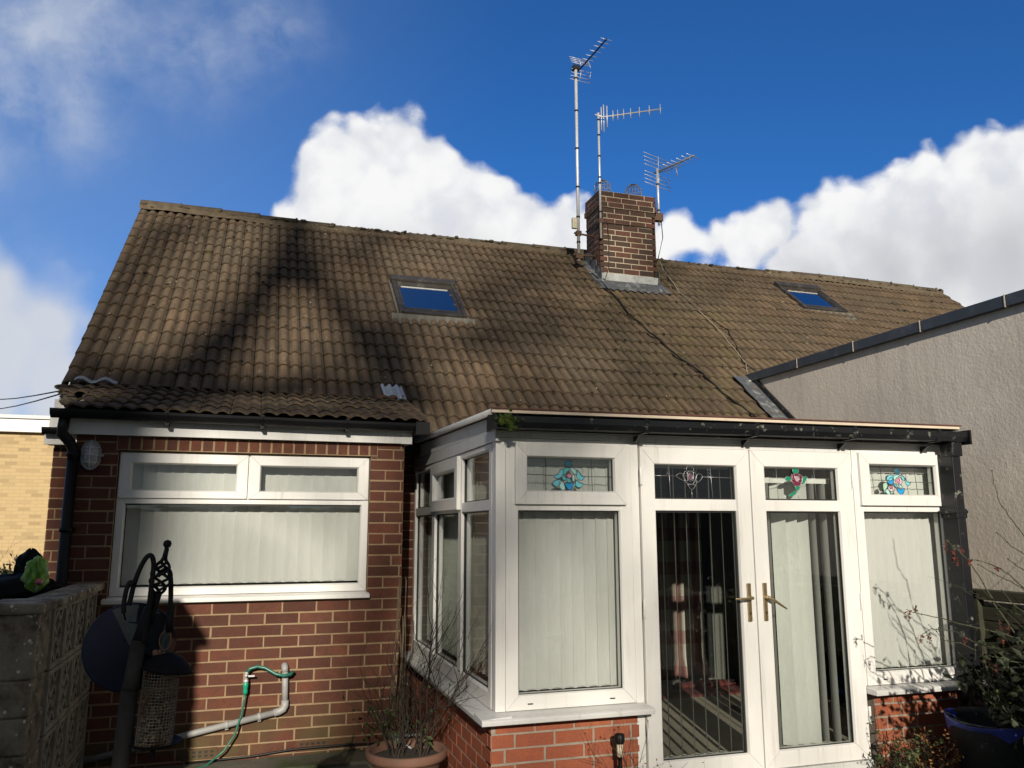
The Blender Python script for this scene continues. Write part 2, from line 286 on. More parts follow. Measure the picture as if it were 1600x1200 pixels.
# ------------------------------------------------------------------ mesh building
class MB:
    def __init__(s): s.v = []; s.f = []; s.mi = []; s.r = []; s.sm = []
    def add(s, vs, fs, mi=0, r=None, smooth=False):
        o = len(s.v); s.v += [tuple(q) for q in vs]; r = random.random() if r is None else r
        for f in fs: s.f.append(tuple(i+o for i in f)); s.mi.append(mi); s.r.append(r); s.sm.append(smooth)
    def box(s, x0, x1, y0, y1, z0, z1, mi=0, r=None):
        v = [(x, y, z) for x in (x0, x1) for y in (y0, y1) for z in (z0, z1)]
        s.add(v, [(0, 1, 3, 2), (4, 6, 7, 5), (0, 4, 5, 1), (2, 3, 7, 6), (0, 2, 6, 4), (1, 5, 7, 3)], mi, r)
    def obox(s, O, A, B, C, mi=0, r=None):                   # oriented box from a corner and three edge vectors
        O, A, B, C = map(V3, (O, A, B, C))
        v = [O+A*i+B*j+C*k for i in (0, 1) for j in (0, 1) for k in (0, 1)]
        s.add(v, [(0, 1, 3, 2), (4, 6, 7, 5), (0, 4, 5, 1), (2, 3, 7, 6), (0, 2, 6, 4), (1, 5, 7, 3)], mi, r)
    def quad(s, a, b, c, d, mi=0, r=None): s.add([a, b, c, d], [(0, 1, 2, 3)], mi, r)
    def tube(s, pts, rad, n=8, mi=0, cap=True, r=None, closed=False):
        pts = [V3(p) for p in pts]; N = len(pts)
        rads = rad if isinstance(rad, (list, tuple)) else [rad]*N
        t0 = (pts[1]-pts[0]).normalized(); up = V3((0, 0, 1)) if abs(t0.z) < .9 else V3((1, 0, 0))
        a = t0.cross(up).normalized(); vs = []
        for i, p in enumerate(pts):
            if closed: t = (pts[(i+1) % N]-pts[i-1]).normalized()
            else: t = (pts[min(i+1, N-1)]-pts[max(i-1, 0)]).normalized()
            a = (a-t*a.dot(t)); a = a.normalized() if a.length > 1e-6 else t.orthogonal().normalized()
            b = t.cross(a)
            for k in range(n):
                th = 2*math.pi*k/n; vs.append(p+(a*math.cos(th)+b*math.sin(th))*rads[i])
        fs = []
        for i in range(N if closed else N-1):
            j = (i+1) % N
            for k in range(n): fs.append((i*n+k, i*n+(k+1) % n, j*n+(k+1) % n, j*n+k))
        if cap and not closed: fs += [tuple(range(n-1, -1, -1)), tuple((N-1)*n+k for k in range(n))]
        s.add(vs, fs, mi, r, True)
    def lathe(s, c, prof, n=24, mi=0, ax=V3((0, 0, 1)), r=None):
        c = V3(c); ax = V3(ax).normalized(); a = ax.orthogonal().normalized(); b = ax.cross(a); vs = []
        for (rr, h) in prof:
            for k in range(n):
                th = 2*math.pi*k/n; vs.append(c+ax*h+(a*math.cos(th)+b*math.sin(th))*rr)
        s.add(vs, [(i*n+k, i*n+(k+1) % n, (i+1)*n+(k+1) % n, (i+1)*n+k) for i in range(len(prof)-1) for k in range(n)], mi, r, True)
    def prism(s, poly, ext, mi=0, r=None):                   # polygon of 3D points, extruded by vector
        n = len(poly); e = V3(ext); v = [V3(p) for p in poly]+[V3(p)+e for p in poly]
        s.add(v, [tuple(range(n)), tuple(range(2*n-1, n-1, -1))]+[(i, i+n, (i+1) % n+n, (i+1) % n) for i in range(n)], mi, r)
    def blob(s, c, rad, n=1, mi=0, jit=.3):
        c = V3(c); vs = []; fs = []; A, B = 7, 5
        rx, ry, rz = rad if isinstance(rad, (tuple, list)) else (rad,)*3
        for i in range(B):
            ph = math.pi*(i+.5)/B
            for k in range(A):
                th = 2*math.pi*k/A; q = 1+random.uniform(-jit, jit)
                vs.append(c+V3((rx*math.sin(ph)*math.cos(th)*q, ry*math.sin(ph)*math.sin(th)*q, rz*math.cos(ph)*q)))
        for i in range(B-1):
            for k in range(A): fs.append((i*A+k, (i+1)*A+k, (i+1)*A+(k+1) % A, i*A+(k+1) % A))
        fs += [tuple(range(A)), tuple(range((B-1)*A, B*A))[::-1]]
        s.add(vs, fs, mi, None, True)
    def build(s, name, mats, parent=None, bevel=0., **tags):
        me = bpy.data.meshes.new(name); root = parent
        off = V3((0, 0, 0))
        while root is not None:
            off += root.location; root = root.parent
        loc = V3((0, 0, 0))
        if parent is None and s.v:
            xs = [sum(q[i] for q in s.v)/len(s.v) for i in range(2)]; loc = V3((xs[0], xs[1], min(q[2] for q in s.v)))
        o_ = off+loc
        me.from_pydata([(a-o_.x, b-o_.y, c-o_.z) for a, b, c in s.v], [], s.f)
        for mm in (mats if isinstance(mats, (list, tuple)) else [mats]): me.materials.append(M[mm] if isinstance(mm, str) else mm)
        me.polygons.foreach_set('material_index', s.mi); me.polygons.foreach_set('use_smooth', s.sm)
        at = me.attributes.new('rnd', 'FLOAT', 'FACE'); at.data.foreach_set('value', s.r)
        me.update()
        o = bpy.data.objects.new(name, me); scene.collection.objects.link(o); o.location = loc
        if parent is not None: o.parent = parent
        if bevel:
            b = o.modifiers.new('bevel', 'BEVEL'); b.width = bevel; b.segments = 2; b.limit_method = 'ANGLE'; b.angle_limit = .7
        tag(o, **tags); return o
def tag(o, label=None, cat=None, group=None, kind=None):
    for k, v in (('label', label), ('category', cat), ('group', group), ('kind', kind)):
        if v: o[k] = v
    return o
def thing(name, loc, label, cat, group=None):
    o = bpy.data.objects.new(name, None); o.empty_display_size = .1; scene.collection.objects.link(o); o.location = loc
    return tag(o, label, cat, group)
# rectangular subtraction
def rectsub(rs, h):
    out = []
    for (a, b, c, d) in rs:
        if h[0] >= b or h[1] <= a or h[2] >= d or h[3] <= c: out.append((a, b, c, d)); continue
        if a < h[0]: out.append((a, h[0], c, d))
        if b > h[1]: out.append((h[1], b, c, d))
        a2, b2 = max(a, h[0]), min(b, h[1])
        if c < h[2]: out.append((a2, b2, c, h[2]))
        if d > h[3]: out.append((a2, b2, h[3], d))
    return out
def brickwork(mb, O, U, N, u0, u1, z0, z1, holes=(), zref=0., bw=.2165, bh=.0665, j=.0085, off=0., mi=0, mm=1, depth=.1, stagger=.5, jit=.0012, wall=True):
    """bricks proud of a mortar plane; O origin, U horizontal unit, N outward unit"""
    O, U, N = V3(O), V3(U), V3(N); Z = V3((0, 0, 1)); H = bh+j; Wd = bw+j
    k = math.floor((z0-zref)/H)
    while zref+k*H < z1:
        zb = zref+k*H+j/2; zt = zb+bh; sh = off+((k % 2)*stagger)*Wd
        if random.random() < .12: sh += Wd*.25
        u = u0-Wd*2+(sh-u0) % Wd
        while u < u1:
            a, b = max(u+j/2, u0), min(u+Wd-j/2, u1); c, d = max(zb, z0), min(zt, z1)
            if b-a > .015 and d-c > .015:
                rs = [(a, b, c, d)]
                for h in holes: rs = rectsub(rs, h)
                rr = random.random()
                for (a1, b1, c1, d1) in rs:
                    if b1-a1 < .015 or d1-c1 < .012: continue
                    e = .002; pr = .0035+random.uniform(-jit, jit); J = lambda: random.uniform(-.0016, .0016)
                    a1 += J(); b1 += J(); c1 += J(); d1 += J()
                    q = [O+U*x+Z*z+N*y for (x, z, y) in ((a1, c1+J(), -.004), (b1, c1+J(), -.004), (b1+J(), d1, -.004), (a1+J(), d1+J(), -.004),
                        (a1+e, c1+e, pr), (b1-e, c1+e, pr+random.uniform(-jit, jit)), (b1-e, d1-e, pr), (a1+e, d1-e, pr))]
                    mb.add(q, [(4, 5, 6, 7), (0, 1, 5, 4), (1, 2, 6, 5), (2, 3, 7, 6), (3, 0, 4, 7)], mi, min(1, max(0, rr)))
            u += Wd
        k += 1
    if wall: panel(mb, O, U, N, u0, u1, z0, z1, holes, mm, depth)
def panel(mb, O, U, N, u0, u1, z0, z1, holes=(), mi=0, depth=.1):
    O, U, N = V3(O), V3(U), V3(N); Z = V3((0, 0, 1))
    rs = [(u0, u1, z0, z1)]
    for h in holes: rs = rectsub(rs, h)
    P_ = lambda u, z, y: O+U*u+Z*z+N*y
    for a, b, c, d in rs:
        mb.quad(P_(a, c, 0), P_(b, c, 0), P_(b, d, 0), P_(a, d, 0), mi); mb.quad(P_(a, c, -depth), P_(a, d, -depth), P_(b, d, -depth), P_(b, c, -depth), mi)
    for a, b, c, d in list(holes)+[(u0, u1, z0, z1)]:
        for (p, q) in (((a, c), (b, c)), ((b, c), (b, d)), ((b, d), (a, d)), ((a, d), (a, c))):
            mb.quad(P_(p[0], p[1], 0), P_(q[0], q[1], 0), P_(q[0], q[1], -depth), P_(p[0], p[1], -depth), mi)
def frame(mb, x0, x1, z0, z1, t, y0, y1, mi=0, axis='y', tb=None, tt=None):
    """picture frame in an xz (axis y) or yz (axis x) plane, mitred corners"""
    tb = t if tb is None else tb; tt = t if tt is None else tt
    o = [(x0, z0), (x1, z0), (x1, z1), (x0, z1)]; i = [(x0+t, z0+tb), (x1-t, z0+tb), (x1-t, z1-tt), (x0+t, z1-tt)]
    mk = (lambda p, y: (p[0], y, p[1])) if axis == 'y' else (lambda p, y: (y, p[0], p[1]))
    s_ = .006 if y1 > y0 else -.006
    iin = [(i[0][0]+.008, i[0][1]+.008), (i[1][0]-.008, i[1][1]+.008), (i[2][0]-.008, i[2][1]-.008), (i[3][0]+.008, i[3][1]-.008)]
    for k in range(4):
        l = (k+1) % 4; e_ = .0009; sx_, sz_ = ((e_, 0), (0, e_), (-e_, 0), (0, -e_))[k]
        A_ = lambda p: (p[0]+sx_, p[1]+sz_)
        C_ = lambda p: (p[0]-sx_, p[1]-sz_)
        v = [mk(A_(o[k]), y0), mk(C_(o[l]), y0), mk(C_(i[l]), y0), mk(A_(i[k]), y0), mk(A_(o[k]), y1), mk(C_(o[l]), y1), mk(C_(iin[l]), y0+s_*3), mk(A_(iin[k]), y0+s_*3), mk(C_(iin[l]), y1), mk(A_(iin[k]), y1)]
        mb.add(v, [(0, 1, 2, 3), (3, 2, 6, 7), (7, 6, 8, 9), (4, 9, 8, 5), (0, 4, 5, 1)], mi)
        mb.add([v[0], v[3], v[7], v[9], v[4]], [(0, 1, 2, 3, 4)], mi); mb.add([v[1], v[2], v[6], v[8], v[5]], [(4, 3, 2, 1, 0)], mi)
def pane(x0, x1, z0, z1, y, parent, axis='y', m='glass', name='glass_pane', gask=.007):
    g = MB(); e = .006
    if axis == 'y': g.box(x0, x1, y, y+e, z0, z1)
    else: g.box(y, y+e, x0, x1, z0, z1)
    g.build(name, m, parent)
def gasket(mb, x0, x1, z0, z1, y, w=.007, axis='y', d=.012):
    for (a, b, c, e) in ((x0, x1, z0, z0+w), (x0, x1, z1-w, z1), (x0, x0+w, z0+w, z1-w), (x1-w, x1, z0+w, z1-w)):
        if axis == 'y': mb.box(a, b, y-.003, y+d, c, e)
        else: mb.box(y-.003, y+d, a, b, c, e)
# ------------------------------------------------------------------ ground
GZ = -1.5
g = MB(); g.quad((-150, -150, GZ-.06), (150, -150, GZ-.06), (150, 250, GZ-.06), (-150, 250, GZ-.06)); g.build('ground', 'soil', kind='structure')
g = MB(); random.seed(3)
y = -3.
while y < 5.8:
    x = -4.+random.random()*.3
    while x < 3.9:
        if not (y+.6 > 4.3 and 1.2 < x+.59): g.box(x+.006, x+.584, y+.006, min(y+.584, 5.89), GZ-.05, GZ+random.uniform(-.004, .004))
        x += .59
    y += .59
g.build('patio', 'stone', kind='structure')
# ------------------------------------------------------------------ the house
house = thing('house', (1.5, 6.7, GZ), 'brick bungalow half with red-brown brick bay under the tiled roof, left of the chimney', 'house')
ZM = onY(600, 952.3, 5.915).z        # a mortar course
# bay wall
bw_ = MB(); BY = 5.915
win = (-.845, .812, -.475, .51)
brickwork(bw_, (0, BY, 0), (1, 0, 0), (0, -1, 0), -1.10, 1.052, -1.6, .605, [win, (-.86, .86, .505, .605)], zref=ZM, off=.02)
bw_.box(-.86, .86, BY-.0005, BY+.1, .512, .6045, 1)
u = -.86
while u < .86:                        # brick-on-edge lintel course
    a, b = u+.005, min(u+.07, .858)
    if b-a > .02:
        q = [(x, yy, z) for (x, z, yy) in ((a, .517, BY+.004), (b, .517, BY+.004), (b, .603, BY+.004), (a, .603, BY+.004), (a+.003, .52, BY-.005), (b-.003, .52, BY-.004), (b-.003, .60, BY-.005), (a+.003, .60, BY-.004))]
        bw_.add(q, [(4, 5, 6, 7), (0, 1, 5, 4), (1, 2, 6, 5), (2, 3, 7, 6), (3, 0, 4, 7)], 0, random.uniform(.3, 1))
    u += .0755
brickwork(bw_, (-1.10, 0, 0), (0, 1, 0), (-1, 0, 0), BY+.001, 6.7, -1.6, .605, zref=ZM, off=.1)
brickwork(bw_, (1.052, 0, 0), (0, 1, 0), (1, 0, 0), BY+.001, 6.7, -1.6, .605, zref=ZM, off=.1)
bw_.build('bay_wall', ['brick', 'mortar'], house)
mw = MB(); MY = 6.72
brickwork(mw, (0, MY, 0), (1, 0, 0), (0, -1, 0), -1.395, -1.0, -1.6, .62, zref=ZM+.03, off=.0)
brickwork(mw, (0, MY, 0), (1, 0, 0), (0, -1, 0), .95, 1.40, -1.6, .75, zref=ZM+.02, off=.06)
brickwork(mw, (-1.395, 0, 0), (0, 1, 0), (-1, 0, 0), MY+.001, 13.6, -1.6, .75, zref=ZM+.03, off=.05)
mw.prism([(-1.39, MY+.05, .7), (-1.39, 13.5, .7), (-1.39, 10.15, 3.66)], (.1, 0, 0), 1)
panel(mw, (0, 13.6, 0), (-1, 0, 0), (0, 1, 0), -4.55, 1.395, -1.6, .75, mi=1)
mw.build('main_wall', ['brick', 'mortar'], house)
# the bay window
wn = MB(); WY = BY+.035                 # frame face is set back a little
frame(wn, -.84, .808, -.432, .506, .045, WY, WY+.06)
wn.box(-.795, .763, WY+.003, WY+.058, .165, .214)
wn.box(-.040, -.002, WY+.0035, WY+.057, .2145, .463)
bwin = wn.build('bay_window_frame', 'upvc', house, bevel=.002)
for (a, b, gl) in ((-.835, -.025, (-.766, -.084, .246, .435)), (-.015, .803, (.055, .749, .248, .432))):
    s = MB(); frame(s, a, b, .2, .500, gl[0]-a, WY-.016, WY+.045, tb=gl[2]-.2, tt=.5-gl[3]); sa = s.build('opening_light', 'upvc', house, bevel=.003)
    gk = MB(); gasket(gk, gl[0], gl[1], gl[2], gl[3], WY+.012); gk.build('gasket', 'gasket', sa); pane(gl[0], gl[1], gl[2], gl[3], WY+.02, sa)
gk = MB(); gasket(gk, -.798, .766, -.388, .163, WY+.022, .008); gk.build('gasket', 'gasket', bwin); pane(-.80, .77, -.39, .165, WY+.028, bwin)
s = MB(); s.prism([(-.87, BY-.055, -.475), (-.87, BY-.055, -.448), (-.87, BY+.05, -.434), (-.87, BY+.05, -.475)], (1.695, 0, 0)); s.build('window_sill', 'upvc', house, bevel=.004)
# fascia and soffit of the bay
f = MB(); f.box(-1.135, 1.098, BY-.055, BY-.032, .605, .715); f.box(-1.13, 1.09, BY-.032, BY+.1, .608, .622); f.box(-1.15, -1.095, BY-.062, BY-.0555, .602, .72); f.box(1.02, 1.1, BY-.059, BY-.0555, .602, .71)
f.box(1.075, 1.097, BY-.030, 6.72, .608, .71); f.box(-1.135, -1.115, BY-.030, 6.72, .608, .71)
f.build('fascia_board', 'upvc', house, bevel=.002)
f = MB(); f.box(-1.44, -1.10, 6.60, 6.62, .60, .72); f.box(-1.43, -1.10, 6.62, 6.74, .603, .615); f2_ = MB(); f2_.box(1.10, 5.0, 6.60, 6.62, .60, .72); f2_.build('fascia_board', 'upvc', house)
f.prism([(-1.42, 6.62, .615), (-1.42, 6.62, .80), (-1.42, 6.95, 1.05), (-1.42, 6.95, .615)], (.025, 0, 0))
f.prism([(-1.20, 5.90, .715), (-1.20, 5.90, .77), (-1.20, 6.9, 1.02), (-1.20, 6.9, .715)], (.02, 0, 0))
f.prism([(-1.395, 6.60, .72), (-1.395, 6.60, .93), (-1.2, 6.60, .93), (-1.2, 6.60, .72)], (0, .02, 0))
f.build('fascia_board', 'upvc', house, bevel=.002)
# half-round gutter
def gutter(mb, x0, x1, yc, z0, z1, r=.056, square=False, n=10, axis='x', th=.004):
    N_ = max(2, int(abs(x1-x0)/.25)); prof = []
    if square: prof = [(-r, .0), (-r*1.0, -r*.6), (-r*.72, -r*1.15), (r*.72, -r*1.15), (r, -r*.6), (r, 0)]
    else: prof = [(-r*math.cos(math.pi*k/n), -r*math.sin(math.pi*k/n)) for k in range(n+1)]
    ins = [(a*(1-th/r), b*(1-th/r)) for a, b in prof][::-1]; pr = prof+ins; vs = []
    for i in range(N_+1):
        t = i/N_; x = x0+(x1-x0)*t; z = z0+(z1-z0)*t+random.uniform(-.0012, .0012)
        for a, b in pr: vs.append((x, yc+a, z+b) if axis == 'x' else (yc+a, x, z+b))
    n_ = len(pr)
    mb.add(vs, [(i*n_+k, i*n_+(k+1) % n_, (i+1)*n_+(k+1) % n_, (i+1)*n_+k) for i in range(N_) for k in range(n_)]+[tuple(range(n_)), tuple(range(N_*n_, N_*n_+n_))[::-1]], 0, None, False)
g = MB(); random.seed(5)
gutter(g, -1.235, 1.17, 5.78, .752, .738)
for x in (-.55, .05, .62): g.box(x-.012, x+.012, 5.72, 5.84, .745, .755); g.box(x-.012, x+.012, 5.76, 5.862, .672, .692); g.tube([(x, 5.72+.112*(1-math.cos(math.pi*k/8))/2, .748-.062*math.sin(math.pi*k/8)) for k in range(9)], .006, 5)
g.box(1.10, 1.20, 5.715, 5.85, .66, .75)
g.build('gutter', 'blackclean', house)
g = MB(); gutter(g, -1.44, -1.12, 6.54, .715, .71, .05); g.build('gutter', 'blackclean', house); g = MB(); gutter(g, 1.12, 5.0, 6.54, .715, .71, .05); g.box(1.10, 1.32, 6.44, 6.6, .6, .72); g.build('gutter', 'blackclean', house)
dp = MB()
dp.tube([(-1.16, 5.80, .70), (-1.165, 5.80, .64), (-1.17, 5.815, .60), (-1.125, 5.85, .545), (-1.105, 5.86, .50), (-1.105, 5.865, .44)], .033, 14)
dp.tube([(-1.105, 5.868, .45), (-1.105, 5.868, -1.5)], .034, 14)
for z in (.46, -.02, -.7): dp.tube([(-1.105, 5.868, z), (-1.105, 5.868, z+.03)], .0395, 14); dp.box(-1.15, -1.06, 5.885, 5.916, z+.003, z+.027)
dp.build('downpipe', 'blackclean', house)
# ------------------------------------------------------------------ roof tiles
RY, RZ, RS = 6.95, 1.10, .84
RN = V3((0, -RS, 1)).normalized(); RU = V3((0, 1, RS)).normalized()
def onRoof(x, y): d = ray(x, y); return d*((RZ-RS*RY)/(d.z-RS*d.y))
def prof(u, B=.027):                   # height across one tile of two rolls (cover width .2)
    q = (u/.1) % 1.; w_ = .62 if (u % .2) < .1 else .5; a = abs(q-.5)/(w_/2+.12); return B*max(0., 1-a*a)**.75 if a < 1 else 0.
def tiles(mb, O, Uv, Vv, Nv, u0, u1, v0, v1, gauge=.246, cw=.2, skip=None, jit=1., sag=None, B=.027):
    O, Uv, Vv, Nv = map(V3, (O, Uv, Vv, Nv)); nx = 14; j = 0; v = v0
    while v < v1-.03:
        vt = min(v+gauge+.03, v1); n = int((u1-u0)/cw+.5)
        rowj = random.uniform(-.003, .003)*jit
        for i in range(n):
            a = u0+i*cw; uc, vc = a+cw/2, v+gauge/2
            if skip and skip(uc, vc): continue
            dj = random.uniform(-.0035, .0035)*jit; tw = random.uniform(-.004, .004)*jit; hj = random.uniform(-.002, .003)*jit
            top = .003; bot = .024+hj; vs = []
            for (vv, h, lip) in ((v+dj+rowj, 0, 1), (v+dj+rowj, bot, 0), (v+dj+rowj+.02, bot, 0), (vt, top, 0)):
                for k in range(nx+1):
                    uu = a+.002+(cw-.0045)*k/nx; p = prof(uu-u0, B)
                    sg = sag(uu, vv) if sag else 0
                    hh = (bot+p-.014) if lip else h+p
                    vs.append(O+Uv*uu+Vv*(vv+tw*(k/nx-.5))+Nv*(hh+sg))
            fs = []
            for r in range(3):
                for k in range(nx): fs.append((r*(nx+1)+k, r*(nx+1)+k+1, (r+1)*(nx+1)+k+1, (r+1)*(nx+1)+k))
            fs += [(nx, 2*(nx+1)-1, 4*(nx+1)-1), (0, 3*(nx+1), nx+1)]
            rr = random.random()**1.15
            mb.add(vs, fs[:nx], 0, rr*.6); mb.add(vs, fs[nx:], 0, rr)
        v += gauge; j += 1
def sagf(u, v): return -.02*math.sin(u*1.3+.4)*math.sin(v*.7)-.012*math.sin(u*.55+v*.3)
SL = math.hypot(1, RS)
def vOf(y): return (y-RY)*SL
chX0, chX1, chY0, chY1 = 4.19, 5.0, 9.36, 9.80
def skipper(xoff):
    def f(u, v):
        x = xoff+u; yy = RY+v/SL
        if chX0+.02 < x < chX1-.02 and chY0+.1 < yy < chY1-.1: return True
        if 1.40 < x < 2.06 and 8.26 < yy < 8.82: return True
        if 7.09 < x < 7.72 and 9.12 < yy < 9.66: return True
        if x > 5.1 and yy < 6.9: return True
        return False
    return f
random.seed(21)
t = MB(); X0 = -1.43
tiles(t, (X0, RY, RZ), (1, 0, 0), RU, RN, 0, 2.6, vOf(6.93), vOf(10.17), sag=sagf, skip=skipper(X0))
tiles(t, (X0, RY, RZ), (1, 0, 0), RU, RN, 2.6, 6.0, vOf(6.93)-.246*2, vOf(10.17), sag=sagf, skip=skipper(X0))
# flatter sprocket roof over the bay
BU = V3((0, 1.14, .325)).normalized(); BN = V3((0, -.325, 1.14)).normalized()
tiles(t, (-1.16, 5.785, .752), (1, 0, 0), BU, BN, 0, 2.4, 0, 1.24, gauge=.26, jit=1.5, B=.018)
tiles(t, (-1.36, 5.785, .752), (1, 0, 0), BU, BN, 0, .2, .72, 1.22, gauge=.25, jit=1.5, B=.018)
# verge strip and underlay
t.prism([(X0+.005, 6.93, 1.05), (X0+.005, 6.93, 1.10), (X0+.005, 10.15, 3.80), (X0+.005, 10.15, 3.75)], (.03, 0, 0), 1)
t.prism([(X0+.03, 6.98, 1.055), (X0+.03, 10.15, 3.71), (X0+.03, 10.2, 3.66), (X0+.03, 7.03, .95)], (5.96, 0, 0), 2)
t.prism([(1.17, 6.53, .67), (1.17, 6.98, 1.05), (1.17, 7.03, .95), (1.17, 6.6, .63)], (3.39, 0, 0), 2)
t.prism([(-1.16, 5.83, .755), (-1.16, 7.0, 1.065), (-1.16, 7.0, 1.0), (-1.16, 5.9, .72)], (2.37, 0, 0), 2)
t.prism([(X0+.03, 10.17, 3.78), (X0+.03, 13.8, .72), (X0+.03, 13.75, .66), (X0+.03, 10.12, 3.7)], (5.96, 0, 0), 0)
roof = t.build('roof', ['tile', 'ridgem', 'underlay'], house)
# broken mortar along the left end of the bay roof
b = MB(); random.seed(9)
for i in range(46):
    q = i/46; c = V3((-1.41+.27*q+random.uniform(-.02, .03), 6.93-1.10*q, 1.07-.30*q+random.uniform(-.01, .02))); b.blob(c, (random.uniform(.02, .05), .03, random.uniform(.008, .018)), jit=.4)
for i in range(26): b.blob((-1.15+random.uniform(0, .5), 6.9+random.uniform(-.05, .02), 1.085+random.uniform(0, .02)), (.04, .03, .012), jit=.4)
b.build('verge_mortar', 'ridgem', house, kind='stuff')
b = MB(); a0 = V3((-1.33, 6.86, 1.115)); 
vs = [a0+V3((.30*k/10, -.02, .018*math.sin(k*1.1)))+V3((0, dy_, dy_*.8)) for dy_ in (0, .035) for k in range(11)]; b.add(vs, [(k, k+1, k+12, k+11) for k in range(10)]); b.build('flashing_strip', 'leadpale', house)
b = MB(); o_ = onRoof(600, 612)         # corrugated metal patch
for k in range(20):
    p = lambda q, s_: V3((1.03+.185*q/20+s_*.02, 7.06-.20*s_, 1.20-.165*s_))+RN*(.045+.016*math.sin(q/20*2*math.pi*3))
    b.add([p(k, 1), p(k+1, 1), p(k+1, 0), p(k, 0)], [(0, 1, 2, 3)], 0, .5, True)
b.build('metal_patch', 'metal', house)
b = MB(); b.blob((1.02, 6.86, 1.10), (.05, .05, .02)); b.blob((1.10, 6.82, 1.09), (.05, .04, .02)); b.build('red_tile_chip', 'terra', house)
mo = MB(); random.seed(77)
def onr(x, yy, h): return V3((x, yy, RZ+RS*(yy-RY)))+RN*h
for i in range(420):
    q = random.random(); x = random.uniform(-1.3, 4.5) if q < .45 else random.gauss(4.0, .55)
    if x > 4.5 or x < -1.35: continue
    row = random.randrange(1, 16); yy = RY+(row*.246-.012)/SL; mo.blob(onr(x, yy, .022+random.uniform(0, .01)), (random.uniform(.008, .03), .012, random.uniform(.006, .013)), mi=0 if random.random() < .5 else 1, jit=.45)
for i in range(90): mo.blob(onr(random.uniform(-1.3, 4.5), random.uniform(6.95, 10.0), .034), random.uniform(.003, .008), mi=2, jit=.4)
for i in range(60): mo.blob((random.uniform(-1.1, 1.15), random.uniform(5.8, 6.8), 0), .008, mi=0) if False else None
mo.build('moss', ['moss_y', 'underlay', 'debris'], house, kind='stuff')
# ridge
def ridge(x0, x1, parent):
    r_ = MB(); x = x0; L_ = .45
    while x < x1-.02:
        e = min(x+L_, x1); z = 3.745-.02*math.sin(x*1.3)-.012*math.sin(x*.6)+random.uniform(-.004, .004); vs = []; R_ = .125
        for xx in (x+.004, e-.004):
            for (rr, sgn) in ((R_, 1), (R_-.016, -1)):
                for k in range(11):
                    th = math.pi*(.06+.88*(k/10)); th = th if sgn > 0 else math.pi-th
                    vs.append((xx, 10.165-rr*math.cos(th), z+rr*math.sin(th)*.85))
        n = 22; r_.add(vs, [(k, (k+1) % n, n+(k+1) % n, n+k) for k in range(n)]+[tuple(range(n))[::-1], tuple(range(n, 2*n))])
        r_.blob((e, 10.165-R_*.9, z+.05), (.02, .02, .03), jit=.4)
        x += L_
    for i in range(int((x1-x0)*9)):
        r_.blob((random.uniform(x0+.03, x1-.05), 10.165-.115+random.uniform(-.02, .01), 3.775+random.uniform(-.02, .03)), (random.uniform(.02, .05), .02, .014), jit=.4)
    n = int((x1-x0)/.05)
    for sg in (-1, 1):
        vs = []
        for i in range(n+1):
            x = x0+(x1-x0)*i/n; z = 3.745-.02*math.sin(x*1.3)-.012*math.sin(x*.6)
            vs += [(x, 10.165+sg*(.150+random.uniform(-.008, .008)), z-.045+random.uniform(-.006, .006)), (x, 10.165+sg*.128, z+.022+random.uniform(-.004, .004)), (x, 10.165+sg*.09, z+.05)]
        r_.add(vs, [(i*3+k, i*3+k+1, i*3+k+4, i*3+k+3) for i in range(n) for k in (0, 1)])
    return r_.build('ridge_tiles', 'ridgem', parent)
ridge(-1.43, 4.56, house)
